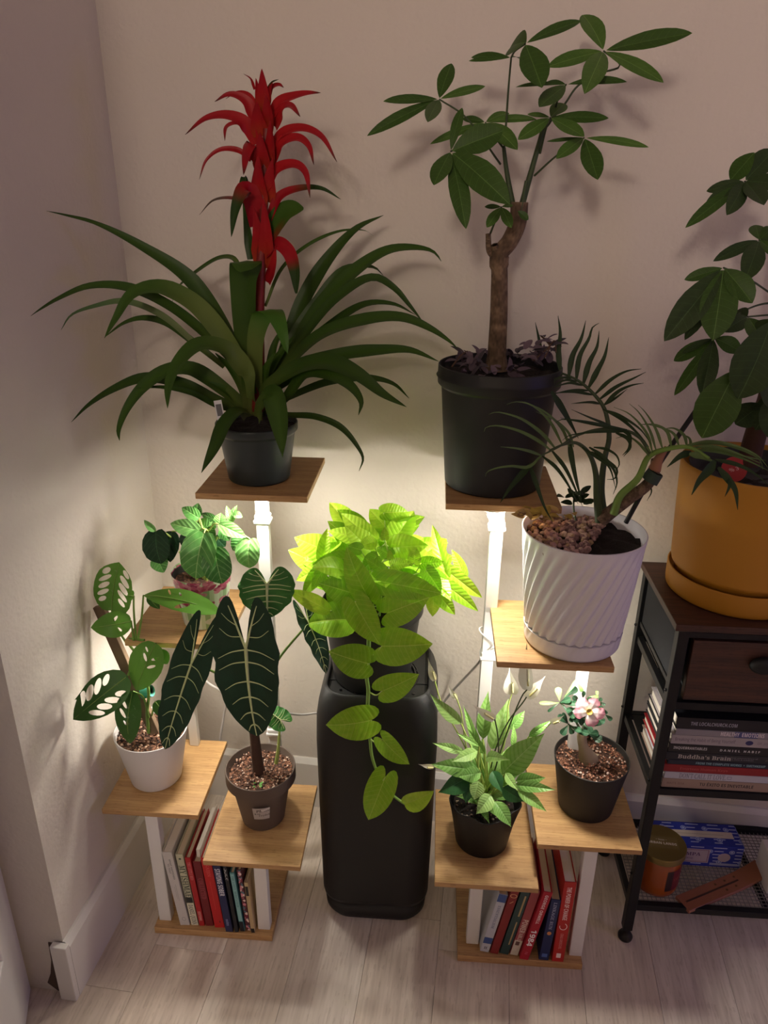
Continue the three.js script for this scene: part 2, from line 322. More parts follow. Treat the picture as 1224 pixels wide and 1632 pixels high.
// ------------------------------------------------------------------ the room
const box = (x0, x1, y0, y1, z0, z1) => boxUV(new THREE.BoxGeometry(x1 - x0, y1 - y0, z1 - z0)).translate((x0 + x1) / 2, (y0 + y1) / 2, (z0 + z1) / 2);
const LX = -0.76, WE = 0.588;
{
  const fl = new THREE.Group(); fl.name = 'floor'; fl.userData.kind = 'structure'; scene.add(fl);
  part(fl, 'subfloor', box(-1.1, 3.3, -0.12, -0.008, -0.1, 4.3), std({ color: 0x6b6058, roughness: 0.9 }));
  const w = 0.152; setSeed(5);
  for (let i = 0; i < 29; i++) {
    const x0 = -1.1 + i * w; let z = -0.1, first = rr(0.3, 1.2);
    if (x0 + w > 3.3) break;
    while (z < 4.3) {
      const L = Math.min(4.3 - z, first || 1.22); first = 0;
      const g = rbox(w - 0.0005, 0.008, L - 0.0005, 0.0006, 1), k = Math.floor(rnd() * 4), p = g.attributes.uv, ou = rnd(), ov = rnd();
      for (let j = 0; j < p.count; j++) p.setXY(j, p.getX(j) + ou, p.getY(j) + ov);
      part(fl, 'plank', g, M.planks[k], { pos: V(x0 + w / 2, -0.004, z + L / 2) }); z += L;
    }
  }
}
structure('wall_back', box(LX - 0.12, 3.3, 0, 2.6, -0.1, 0), M.wall);
structure('wall_left', box(LX - 0.12, LX, 0, 2.6, 0, WE), M.wall);
structure('wall_left_001', box(-1.1, -0.98, 0, 2.6, WE, 4.3), M.wall);
structure('wall_left_002', box(-1.1, LX - 0.12, 0, 2.6, WE - 0.12, WE), M.wall);
structure('wall_right', box(3.2, 3.3, 0, 2.6, 0, 4.3), M.wall);
structure('wall_front', box(-1.1, 3.3, 0, 2.6, 4.2, 4.3), M.wall);
structure('ceiling', box(-1.1, 3.3, 2.6, 2.7, -0.1, 4.3), M.ceiling);
function skirting(L, h = 0.152, d = 0.014) {       // profile with a sloped top edge
  const s = new THREE.Shape(); s.moveTo(0, 0); s.lineTo(d, 0); s.lineTo(d, h - 0.012); s.lineTo(0.005, h); s.lineTo(0, h); s.closePath();
  return boxUV(new THREE.ExtrudeGeometry(s, { depth: L, bevelEnabled: false }));
}
{
  const g = skirting(3.96); g.applyMatrix4(new THREE.Matrix4().makeBasis(V(0, 0, 1), V(0, 1, 0), V(-1, 0, 0))); g.translate(3.2, 0, 0);   // shape x -> room z
  structure('baseboard_back', g, M.trim);
  const l = skirting(WE - 0.014 + 0.016); l.translate(LX, 0, 0.0);
  const end = rbox(0.034, 0.15, 0.014, 0.002).translate(LX - 0.003, 0.075, WE + 0.009);
  structure('baseboard_left', merge([l, end]), M.trim);
  const hole = new THREE.Shape(); hole.moveTo(0, 0); hole.lineTo(0.012, 0.004); hole.lineTo(0.018, 0.03); hole.lineTo(0.012, 0.05); hole.lineTo(0.017, 0.08); hole.lineTo(0.012, 0.12); hole.lineTo(0.016, 0.14); hole.lineTo(0.002, 0.14); hole.lineTo(0.0, 0.09); hole.lineTo(-0.008, 0.05); hole.lineTo(-0.02, 0.02); hole.closePath();
  const hg = new THREE.ExtrudeGeometry(hole, { depth: 0.0015, bevelEnabled: false }).translate(LX - 0.034, 0.002, WE);
  tag(part(scene, 'trim_1', hg, M.torn), null, null, null, 'structure');
}
{ // the white door standing ajar against the end of the left wall
  const a = V(-0.847, 0, 0.56 + 0.034), dir = V(0.048, 0, 0.102).normalize(), turn = Math.atan2(-dir.z, dir.x);
  const d = new THREE.Group(); d.name = 'door_1'; d.userData.kind = 'structure'; d.position.copy(a); d.rotation.y = turn; scene.add(d);
  part(d, 'door_slab', rbox(0.62, 2.02, 0.034, 0.002).translate(0.31, 1.015, 0.02), M.door);
  for (const [y0, y1] of [[0.245, 0.86], [1.0, 1.86]]) {
    const x0 = 0.124, x1 = 0.5, s = 0.016;
    part(d, 'panel_moulding', merge([rbox(x1 - x0, s, 0.012, 0.004).translate((x0 + x1) / 2, y0, 0), rbox(x1 - x0, s, 0.012, 0.004).translate((x0 + x1) / 2, y1, 0), rbox(s, y1 - y0, 0.012, 0.004).translate(x0, (y0 + y1) / 2, 0), rbox(s, y1 - y0, 0.012, 0.004).translate(x1, (y0 + y1) / 2, 0)]), M.door);
    part(d, 'door_panel', rbox(x1 - x0 - 0.06, y1 - y0 - 0.06, 0.008, 0.003).translate((x0 + x1) / 2, (y0 + y1) / 2, 0.001), M.door);
  }
}

// ------------------------------------------------------------------ lamps of the room, behind the camera
function globeLamp(name, label, pos, r, col, power, poleH) {
  const t = thing(name, label, 'lamp', V(pos.x, pos.y - poleH, pos.z));
  part(t, 'base', lathe([[0.001, 0], [0.12, 0], [0.125, 0.008], [0.115, 0.016], [0.001, 0.02]]), M.blackMetal);
  part(t, 'pole', lathe([[0.008, 0.016], [0.008, poleH - r + 0.004]], 16), M.blackMetal);
  const s = part(t, 'shade', new THREE.SphereGeometry(r, 32, 20).translate(0, poleH, 0), std({ color: 0xffffff, emissive: col, emissiveIntensity: 1.5 })); s.castShadow = false;
  const l = new THREE.PointLight(col, power, 0, 2); l.position.copy(pos); l.castShadow = true; l.shadow.radius = r / 0.02; l.name = 'lamp_light'; scene.add(l);
}
{
  const p = V(-0.25, 2.3, 3.5), r = 0.15, t = thing('pendant_lamp', 'white globe pendant lamp hanging from the ceiling behind the viewer', 'lamp', V(p.x, 2.6, p.z));
  part(t, 'canopy', lathe([[0.001, -0.022], [0.05, -0.02], [0.055, -0.012], [0.055, 0], [0.001, 0]]), M.whitePlastic);
  part(t, 'cord', lathe([[0.004, -0.3 + r - 0.002], [0.004, -0.02]], 10), M.whitePlastic);
  part(t, 'shade', new THREE.SphereGeometry(r, 32, 20).translate(0, -0.3, 0), std({ color: 0xffffff, emissive: LAMP.color, emissiveIntensity: 1.5 }));
  const l = new THREE.PointLight(LAMP.color, LAMP.power, 0, 2); l.position.copy(p); l.castShadow = true; l.shadow.radius = r / 0.02; l.name = 'lamp_light'; scene.add(l);
}
{ // tall cupboard that stands behind the viewer
  const t = thing('tall_cabinet', 'tall plain dark wood cabinet standing behind the viewer', 'cabinet', V(0.05, 0, 2.05));
  part(t, 'carcass', rbox(0.8, 1.81, 0.34, 0.004).translate(0, 0.905, 0), M.walnut);
  for (const s of [-1, 1]) { const d = part(t, 'door', rbox(0.39, 1.7, 0.018, 0.003).translate(s * 0.198, 0.92, -0.179), M.walnut); part(d, 'knob', new THREE.SphereGeometry(0.012, 14, 10).translate(s * 0.03, 0.9, -0.2), M.blackMetal); }
}
globeLamp('floor_lamp', 'violet globe lamp on a short black pole at the right of the room', V(2.3, 1.2, 1.1), 0.14, MOOD.color, MOOD.power, 1.2);

// ------------------------------------------------------------------ plant stands
function shelfBoard(w, d) {
  const g = rbox(w, 0.012, d, 0.0012); return g;
}
function growLight(p, k) {
  const l = new THREE.PointLight(LED.color, LED.round * k, 0, 2); l.position.copy(p); l.castShadow = true; l.shadow.radius = 0.9; l.name = 'grow_light'; scene.add(l);
  const d = new THREE.RectAreaLight(LED.color, LED.down * k / (LED.size * LED.size), LED.size, LED.size); d.position.copy(p).add(V(0, 0.0125, 0)); d.rotation.set(-Math.PI / 2, 0, 0); d.name = 'grow_disc_light'; scene.add(d);
}
const TURN = 0.078;
function stand(label, S) {
  const base = S.base, t = thing('plant_stand', label, 'plant stand', V(base.c.x, 0, base.c.z), TURN);
  const inv = (p) => p.clone().sub(t.position).applyAxisAngle(V(0, 1, 0), -TURN);
  part(t, 'base_board', rbox(base.w, 0.018, base.d, 0.0015), M.oak, { pos: V(0, 0.009, 0) });
  for (const s of S.shelves) {
    const c = inv(V(s.x, 0, s.z)); part(t, 'shelf', rbox(s.w, 0.012, s.d, 0.0012), M.oak, { pos: V(c.x, s.y - 0.006, c.z) });
    if (s.led) {
      const lp = inv(V(s.led[0], 0, s.led[1]));
      const g = part(t, 'grow_lamp', lathe([[0.001, 0], [0.03, 0], [0.03, -0.005], [0.027, -0.007], [0.001, -0.007]], 32), M.whitePlastic, { pos: V(lp.x, s.y - 0.012, lp.z) });
      part(g, 'disc', lathe([[0.001, -0.0078], [0.026, -0.0074], [0.0265, -0.0068]], 32), M.glow);
      part(g, 'bulb', new THREE.SphereGeometry(0.012, 20, 14).translate(0, -0.021, 0), M.glow);
      growLight(V(s.led[0], s.y - 0.033, s.led[1]), s.led[2]);
    }
  }
  for (const [x, z, y0, y1, w] of S.posts) { const c = inv(V(x, 0, z)); part(t, y0 < 0.1 ? 'leg' : 'pole', rbox(w, y1 - y0, w * 0.8, 0.002), M.whiteMetal, { pos: V(c.x, (y0 + y1) / 2, c.z) }); }
  for (const [x, y, z] of S.clamps) { const c = inv(V(x, 0, z)); part(t, 'clamp', merge([rbox(0.031, 0.022, 0.026, 0.005), rbox(0.034, 0.008, 0.029, 0.003).translate(0, -0.004, 0)]), M.whitePlastic, { pos: V(c.x, y, c.z) }); }
  for (const [x, y, z] of S.brackets ?? []) { const c = inv(V(x, 0, z)); part(t, 'bracket', merge([rbox(0.03, 0.004, 0.05, 0.001), rbox(0.003, 0.03, 0.05, 0.001).translate(0.014, -0.013, 0)]), M.whiteMetal, { pos: V(c.x, y, c.z) }); }
  return t;
}
stand('white and oak plant stand left of the air purifier, upright books on its base', {
  base: { c: V(-0.538, 0, 0.262), w: 0.262, d: 0.325 },
  shelves: [{ x: -0.637, z: 0.322, y: 0.35, w: 0.199, d: 0.225 }, { x: -0.419, z: 0.352, y: 0.28, w: 0.196, d: 0.225 }, { x: -0.586, z: 0.235, y: 0.70, w: 0.198, d: 0.225, led: [-0.575, 0.285, 0.56] }, { x: -0.430, z: 0.186, y: 1.0, w: 0.207, d: 0.225, led: [-0.416, 0.25, 0.76] }],
  posts: [[-0.639, 0.404, 0.018, 0.338, 0.027], [-0.417, 0.392, 0.018, 0.268, 0.027], [-0.615, 0.222, 0.35, 0.688, 0.02], [-0.433, 0.2, 0.018, 0.988, 0.025]],
  clamps: [[-0.433, 0.912, 0.2], [-0.433, 0.395, 0.2], [-0.615, 0.47, 0.222]],
});
stand('white and oak plant stand right of the air purifier, leaning books on its base', {
  base: { c: V(0.125, 0, 0.225), w: 0.262, d: 0.325 },
  shelves: [{ x: 0.236, z: 0.272, y: 0.35, w: 0.2, d: 0.228 }, { x: 0.043, z: 0.318, y: 0.28, w: 0.2, d: 0.25 }, { x: 0.133, z: 0.265, y: 0.75, w: 0.204, d: 0.225, led: [0.15, 0.31, 0.72] }, { x: 0.025, z: 0.158, y: 1.0, w: 0.205, d: 0.225, led: [0.018, 0.235, 0.76] }],
  posts: [[0.036, 0.356, 0.018, 0.268, 0.027], [0.2535, 0.35, 0.018, 0.338, 0.027], [0.213, 0.235, 0.35, 0.738, 0.022], [0.026, 0.185, 0.018, 0.988, 0.025]],
  clamps: [[0.026, 0.925, 0.185], [0.027, 0.635, 0.185]],
});

// ------------------------------------------------------------------ air purifier
{
  const t = thing('air_purifier', 'tall black air purifier on the floor between the two plant stands', 'air purifier', V(-0.192, 0, 0.222), TURN);
  const sq = (r, hw, n = 10) => { const out = []; for (let q = 0; q < 4; q++) for (let i = 0; i <= n; i++) { const a = (q + i / n) * Math.PI / 2, cx = [1, -1, -1, 1][q] * (hw - r), cz = [1, 1, -1, -1][q] * (hw - r); out.push([cx + r * Math.cos(a), cz + r * Math.sin(a)]); } return out; };
  const loft = (rows) => {
    const pos = [], uv = [], idx = [], n = sq(0.05, 0.1).length;
    rows.forEach(([y, hw, r], k) => sq(r, hw).forEach(([x, z], i) => { pos.push(x, y, z); uv.push(i / n * 4, y); if (k < rows.length - 1) { const a = k * n + i, b = k * n + (i + 1) % n; idx.push(a, a + n, b, b, a + n, b + n); } }));
    const c0 = pos.length / 3; pos.push(0, rows[0][0], 0, 0, rows.at(-1)[0], 0); uv.push(0, 0, 0, 0);
    for (let i = 0; i < n; i++) { const j = (i + 1) % n, e = (rows.length - 1) * n; idx.push(c0, i, j, c0 + 1, e + j, e + i); }
    const g = new THREE.BufferGeometry(); g.setAttribute('position', new THREE.Float32BufferAttribute(pos, 3)); g.setAttribute('uv', new THREE.Float32BufferAttribute(uv, 2)); g.setIndex(idx); g.computeVertexNormals(); return g;
  };
  part(t, 'base', loft([[0, 0.1, 0.05], [0.006, 0.106, 0.05], [0.02, 0.112, 0.05], [0.06, 0.115, 0.05]]), M.blackPlastic);
  part(t, 'body', loft([[0.06, 0.1165, 0.05], [0.07, 0.118, 0.05], [0.3, 0.1215, 0.05], [0.48, 0.1235, 0.05], [0.54, 0.122, 0.05], [0.57, 0.118, 0.05], [0.59, 0.1125, 0.048], [0.602, 0.107, 0.046], [0.606, 0.104, 0.044], [0.606, 0.101, 0.042], [0.602, 0.099, 0.04], [0.594, 0.0985, 0.04]]), M.blackPlastic);
  part(t, 'top_panel', merge([rbox(0.19, 0.004, 0.19, 0.002).translate(0, 0.5955, 0), rbox(0.1, 0.003, 0.0012, 0.0005).translate(-0.05, 0.598, 0.045), rbox(0.1, 0.003, 0.0012, 0.0005).translate(0.05, 0.598, 0.045)]), M.blackPlastic);
  part(t, 'control_ring', merge([new THREE.TorusGeometry(0.074, 0.0035, 8, 48).rotateX(Math.PI / 2).translate(0, 0.599, 0.018), new THREE.TorusGeometry(0.08, 0.0015, 6, 48).rotateX(Math.PI / 2).translate(0, 0.5985, 0.018)]), M.blackGloss);
  for (const [x, z] of [[-0.072, 0.078], [0.072, 0.078], [-0.075, 0.0], [0.075, 0.0]]) part(t, 'screw', new THREE.CylinderGeometry(0.003, 0.003, 0.002, 12), M.blackGloss, { pos: V(x, 0.5985, z) });
}

// ------------------------------------------------------------------ books
function bookGeo(w, h, d) {
  const c = 0.0016, g = [rbox(c, h, d, 0.0006, 1).translate(c / 2, h / 2, -d / 2), rbox(c, h, d, 0.0006, 1).translate(w - c / 2, h / 2, -d / 2), rbox(w, h, 0.0022, 0.001, 2).translate(w / 2, h / 2, -0.0011)];
  return merge(g);
}
function spinePrint(w, h, draw, bg) {
  const W = 64 * Math.max(1, Math.round(w / 0.012)), H = 1024;
  return canvasTex(Math.min(256, W), H, (g, cw, ch) => { g.fillStyle = bg; g.fillRect(0, 0, cw, ch); draw(g, cw, ch); });
}
const down = (g, text, x, y, size, col, font = 'sans-serif', bold = true, sx = 1) => { g.save(); g.translate(x, y); g.rotate(Math.PI / 2); g.scale(sx, 1); g.fillStyle = col; g.font = (bold ? 'bold ' : '') + size + 'px ' + font; g.textBaseline = 'middle'; g.fillText(text, 0, 0); g.restore(); };
function book(o) {
  const t = thing('book', o.label, 'book', o.pos, o.turn ?? TURN, o.group);
  const mat = std({ color: o.color, roughness: o.rough ?? 0.5 }), inner = new THREE.Group();
  const place = (m) => { m.position.set(0, 0, 0); return m; };
  const g1 = bookGeo(o.w, o.h, o.d), g2 = rbox(o.w - 0.0036, o.h - 0.006, o.d - 0.006, 0.0008, 1).translate(o.w / 2, o.h / 2, -o.d / 2 - 0.0006), list = [[g1, 'cover', mat], [g2, 'pages', o.pages ?? M.pages]];
  if (o.draw) { const p = new THREE.PlaneGeometry(o.w - 0.001, o.h - 0.001).translate(o.w / 2, o.h / 2, 0.0003); list.push([p, 'spine_print', std({ map: spinePrint(o.w, o.h, o.draw, o.bg ?? '#' + new THREE.Color(o.color).getHexString()), roughness: 0.5 })]); }
  for (const [g, n, m] of list) {
    if (o.flat) { g.translate(-o.w / 2, 0, 0); g.rotateZ(Math.PI / 2); g.translate(o.h, o.w / 2, 0); }      // lies on its side, its spine to the front, its head to the left
    else if (o.lean < 0) { g.translate(-o.w, 0, 0); g.rotateZ(o.lean * D2R); g.translate(o.w, 0, 0); } else g.rotateZ((o.lean ?? 0) * D2R);
    place(part(t, n, g, m));
  }
  return t;
}
const YB = 0.0182;
{
  const G = 'books standing on the base of the left plant stand';
  const row = [
    [-0.601, 0.420, 0.022, 0.213, 5.4, 0xcfcac6, 'thick white book with small grey lettering, leftmost on the left stand base', (g, w, h) => { down(g, 'WHAT HAPPENED', w * 0.62, 90, 34, '#777'); down(g, 'TO YOU?', w * 0.35, 150, 34, '#777'); g.fillStyle = '#999'; g.fillRect(w * 0.55, 440, 5, 230); g.fillRect(w * 0.4, 470, 4, 180); g.strokeStyle = '#888'; g.lineWidth = 5; g.beginPath(); g.arc(w * 0.55, h - 90, 24, 0, 6); g.stroke(); }, M.whitePages],
    [-0.577, 0.416, 0.0165, 0.207, 4.6, 0xc2c0a4, 'pale green paperback with MY ISHMAEL on its spine', (g, w, h) => { g.fillStyle = '#3a4a3a'; g.beginPath(); g.arc(w / 2, 60, 12, 0, 7); g.fill(); down(g, 'MY ISHMAEL', w / 2, 150, 76, '#2c3a2c', 'serif', true, 1.0); g.fillStyle = '#252a28'; g.fillRect(0, 610, w, 80); g.fillStyle = '#e4e0c8'; g.fillRect(0, 700, w, h - 700); down(g, 'DANIEL QUINN', w / 2, 716, 58, '#2c2c2c', 'serif', true, 0.66); }],
    [-0.559, 0.415, 0.0125, 0.199, 4.3, 0xb01e24, 'narrow red paperback with pale pink lettering beside the pale green one', (g, w, h) => { down(g, 'THE LITTLE RED', w / 2, 60, 50, '#e0898a', 'serif', true, 0.62); down(g, 'EDITIONS', w / 2, 800, 44, '#f0b6b0', 'sans-serif', true, 0.7); }],
    [-0.545, 0.413, 0.018, 0.188, 4.1, 0x741820, 'dark maroon book, shortest of the red books on the left stand', (g, w) => { down(g, 'COLLECTED', w / 2, 250, 54, '#a85058', 'serif'); }],
    [-0.524, 0.414, 0.0225, 0.203, 4.4, 0xc01c20, 'bright red book, widest of the red books on the left stand', (g, w, h) => { down(g, 'KAIJIN', w / 2, 80, 56, '#e06a64', 'serif', false); g.fillStyle = '#d84a46'; g.fillRect(w * 0.45, 330, 6, 420); g.fillStyle = '#401010'; g.fillRect(w * 0.6, 920, 12, 30); }],
    [-0.497, 0.420, 0.0165, 0.193, 4.4, 0x1e2450, 'navy blue book with STAYING SOBER on its spine', (g, w) => { down(g, 'STAYING SOBER', w / 2, 40, 64, '#e4e4ec', 'sans-serif', true, 0.86); down(g, 'notes', w / 2, 820, 40, '#9aa0c8'); }],
    [-0.477, 0.418, 0.0085, 0.196, 4.0, 0x1a1a22, 'thin black book with white scrawl beside the navy one', (g, w) => { g.strokeStyle = '#ddd'; g.lineWidth = 7; for (let i = 0; i < 4; i++) { g.beginPath(); g.arc(w / 2, 60 + i * 50, 18, i, i + 4); g.stroke(); } }],
    [-0.466, 0.414, 0.0105, 0.172, 4.2, 0x5c9a9c, 'slim teal book with a boxed spine title', (g, w, h) => { g.fillStyle = '#8fc0c0'; g.fillRect(4, 20, w - 8, 820); down(g, 'THE LOTUS  MEDITATION', w / 2, 50, 46, '#4a7a80', 'serif', true, 0.9); g.fillStyle = '#1c1c26'; g.fillRect(0, 850, w, h - 850); }],
    [-0.4535, 0.410, 0.010, 0.178, 3.4, 0x5a2030, 'floral maroon and pink patterned book', (g, w, h) => { setSeed(88); for (let i = 0; i < 60; i++) { g.fillStyle = ['#d88a9a', '#f0d8d0', '#8a2a40', '#5a7a88'][i % 4]; g.beginPath(); g.ellipse(rr(0, w), rr(0, h), rr(8, 24), rr(14, 40), rr(0, 3), 0, 7); g.fill(); } }],
    [-0.4415, 0.414, 0.009, 0.148, 2.8, 0xc8ae84, 'short cream spined book with a black band, rightmost on the left stand', (g, w, h) => { g.fillStyle = '#26201c'; g.fillRect(4, 70, w - 8, 190); g.fillRect(0, h - 90, w, 90); }],
  ];
  for (const [x, z, w, h, lean, color, label, draw, pages] of row) book({ pos: V(x, YB, z), w: w - 0.0006, h, d: 0.14, lean, color, label: label, draw, pages, group: G });
  // a slip of folded paper lying over the tops of the red books
  const s = thing('envelope', 'folded cream paper slip stuck upright between the red books', 'paper', V(-0.548, 0.2105, 0.405), TURN);
  part(s, 'paper', merge([rbox(0.008, 0.022, 0.12, 0.001).translate(0, 0.011, -0.06), rbox(0.0012, 0.026, 0.126, 0.0005).translate(0.006, 0.013, -0.063)]), M.whitePages);
}
{
  const G = 'books leaning on the base of the right plant stand';
  const row = [
    [0.0530, 0.382, 0.0195, 0.172, -9.6, 0xc8ccd4, 'white book with blue bands, leftmost leaning on the right stand base', (g, w, h) => { g.fillStyle = '#3f5a94'; g.fillRect(0, 0, w, 130); g.fillRect(0, h - 260, w, 110); down(g, 'ESSENTIALISM', w / 2, 190, 56, '#6a7898', 'serif', true, 0.95); g.fillStyle = '#30343c'; g.font = 'bold 60px serif'; g.textAlign = 'center'; g.fillText('H', w / 2, h - 50); }],
    [0.0745, 0.383, 0.0175, 0.19, -9.6, 0x8a2a28, 'rust red hardback with a small gilt emblem near its top', (g, w) => { g.strokeStyle = '#d8a878'; g.lineWidth = 8; g.beginPath(); g.arc(w / 2, 90, 26, 0, 7); g.stroke(); g.beginPath(); g.moveTo(w * 0.3, 210); g.lineTo(w * 0.7, 170); g.stroke(); }],
    [0.0945, 0.381, 0.0195, 0.186, -9.7, 0x2c4644, 'dark green book with a tan strip down its spine', (g, w, h) => { g.fillStyle = '#b8a070'; g.fillRect(w * 0.55, 60, w * 0.2, 330); g.fillRect(w * 0.6, 480, w * 0.16, 380); }],
    [0.1160, 0.380, 0.0180, 0.193, -9.2, 0xa04a50, 'faded pink paperback with white lower spine panel', (g, w, h) => { g.fillStyle = '#d4cbbc'; g.fillRect(0, h - 240, w, 240); down(g, 'POWER', w / 2, 450, 60, '#e6d8d0'); down(g, 'FABLES of the', w / 2, 640, 44, '#e6d8d0', 'serif'); g.fillStyle = '#6a4a44'; g.fillRect(w * 0.2, h - 220, w * 0.5, 60); }],
    [0.1365, 0.387, 0.0190, 0.2, -9.4, 0xb0142c, 'crimson paperback with GEORGE ORWELL 1984 on its spine', (g, w, h) => { down(g, 'GEORGE ORWELL', w / 2, 40, 66, '#f0dcdc', 'sans-serif', true, 0.8); down(g, '1984', w / 2, 560, 116, '#ffffff', 'sans-serif', true, 1.0); down(g, 'N', w / 2, 900, 60, '#d06070'); }],
    [0.1770, 0.381, 0.0205, 0.176, -3.2, 0x1a2858, 'navy book with pale lettering and an orange dot', (g, w, h) => { down(g, 'LINKAGE RUN', w / 2, 40, 60, '#b8c0d8', 'serif', false, 1.1); g.fillStyle = '#d08a50'; g.beginPath(); g.arc(w / 2, 560, 30, 0, 7); g.fill(); g.fillStyle = '#5a78b8'; g.fillRect(w * 0.2, h - 110, w * 0.6, 60); }],
    [0.2040, 0.380, 0.0250, 0.228, -0.9, 0xb8201c, 'tall red hardback with THE POWER OF CHANGE on its spine', (g, w, h) => { down(g, 'THE POWER OF CHANGE', w / 2, 60, 70, '#f4e0dc', 'sans-serif', true, 0.52); g.strokeStyle = '#f4e0dc'; g.lineWidth = 9; g.beginPath(); g.arc(w / 2, 560, 40, -1.2, 3.4); g.stroke(); down(g, 'CRAIG GROESCHEL', w / 2, 650, 44, '#e0a8a0', 'sans-serif', false, 0.55); g.fillStyle = '#f0dcd8'; g.fillRect(w * 0.3, h - 110, w * 0.4, 60); }, M.whitePages],
  ];
  for (const [x, z, w, h, lean, color, label, draw, pages] of row) book({ pos: V(x, YB, z), w: w - 0.0006, h, d: 0.14, lean, color, label, draw, pages: pages ?? M.pages, group: G });
}

// ------------------------------------------------------------------ black metal side rack
const RK = V(0.370, 0, 0.282);
const rackPt = (x, y, z) => V(x, y, z).applyAxisAngle(V(0, 1, 0), TURN).add(RK);
{
  const t = thing('side_rack', 'black metal side rack with a dark wood top, drawer and mesh tray at the right', 'rack', RK, TURN);
  const W = 0.6, Dp = 0.235, H = 0.795, mid = 0.295;
  part(t, 'top_board', rbox(W + 0.024, 0.014, Dp + 0.02, 0.0015).translate(W / 2 - 0.006, H + 0.002, -Dp / 2 + 0.004), M.walnut);
  for (const [x, z] of [[0, 0], [0, -Dp], [W, 0], [W, -Dp]]) {
    const l = part(t, 'leg', rbox(0.02, H - 0.035, 0.02, 0.0015).translate(x, 0.03 + (H - 0.035) / 2, z), M.blackMetal);
    part(l, 'foot', lathe([[0.001, 0], [0.015, 0], [0.016, 0.006], [0.012, 0.014], [0.007, 0.018], [0.007, 0.034]], 20).translate(x, 0, z), M.blackPlastic);
    for (const y of [0.19, 0.44, 0.655]) part(l, 'bolt', new THREE.SphereGeometry(0.0032, 10, 8).translate(x - 0.011, y, z), M.blackMetal);
  }
  const rail = (y, z, h = 0.016) => part(t, 'rail', rbox(W - 0.02, h, 0.014, 0.001).translate(W / 2, y, z), M.blackMetal);
  const side = (y, x, h = 0.016) => part(t, 'side_rail', rbox(0.012, h, Dp - 0.02, 0.001).translate(x, y, -Dp / 2), M.blackMetal);
  for (const y of [0.098, 0.4175, 0.625]) { rail(y, 0); rail(y, -Dp); side(y, 0); side(y, W); }
  rail(0.78, 0, 0.012); side(0.78, 0, 0.012); side(0.665, 0, 0.01); side(0.089, mid, 0.012); side(0.4175, mid);
  part(t, 'side_panel', rbox(0.006, 0.112, Dp - 0.022, 0.002).translate(0, 0.724, -Dp / 2), M.fabric);
  part(t, 'shelf_plate', rbox(W - 0.02, 0.004, Dp - 0.02, 0.001).translate(W / 2, 0.424, -Dp / 2), M.blackMetal);
  part(t, 'drawer_shelf', rbox(W - 0.02, 0.004, Dp - 0.02, 0.001).translate(W / 2, 0.628, -Dp / 2), M.blackMetal);
  for (const x0 of [0.022, mid + 0.012]) {
    const d = part(t, 'drawer', rbox(0.266, 0.13, 0.016, 0.002).translate(x0 + 0.133, 0.702, -0.004), M.walnut);
    part(d, 'drawer_box', rbox(0.25, 0.11, Dp - 0.05, 0.004).translate(x0 + 0.133, 0.698, -Dp / 2 - 0.005), M.fabric);
    part(d, 'handle', new THREE.SphereGeometry(0.017, 20, 14).scale(1.5, 1, 0.8).translate(x0 + 0.128, 0.725, 0.012), M.blackPlastic);
  }
  // woven wire tray at the bottom: crossing wires, too many to count
  const wires = [], n = 62, m = 26, w0 = 0.012, w1 = W - 0.012;
  const wire = (a, b, r) => { const L = a.distanceTo(b), g = new THREE.BoxGeometry(r, L, r); g.applyQuaternion(new THREE.Quaternion().setFromUnitVectors(V(0, 1, 0), b.clone().sub(a).normalize())); const c = a.clone().add(b).multiplyScalar(0.5); return g.translate(c.x, c.y, c.z); };
  for (let i = 0; i < n; i++) { const x = w0 + (w1 - w0) * i / (n - 1); wires.push(wire(V(x, 0.097, -0.004), V(x, 0.097, -Dp + 0.004), 0.0013)); }
  for (let i = 0; i < m; i++) { const z = -0.006 - (Dp - 0.012) * i / (m - 1); wires.push(wire(V(w0, 0.0982, z), V(w1, 0.0982, z), 0.0013)); }
  part(t, 'wire_mesh', merge(wires), std({ color: 0x8a8580, roughness: 0.5, metalness: 0.3 }), { kind: 'stuff' });
}
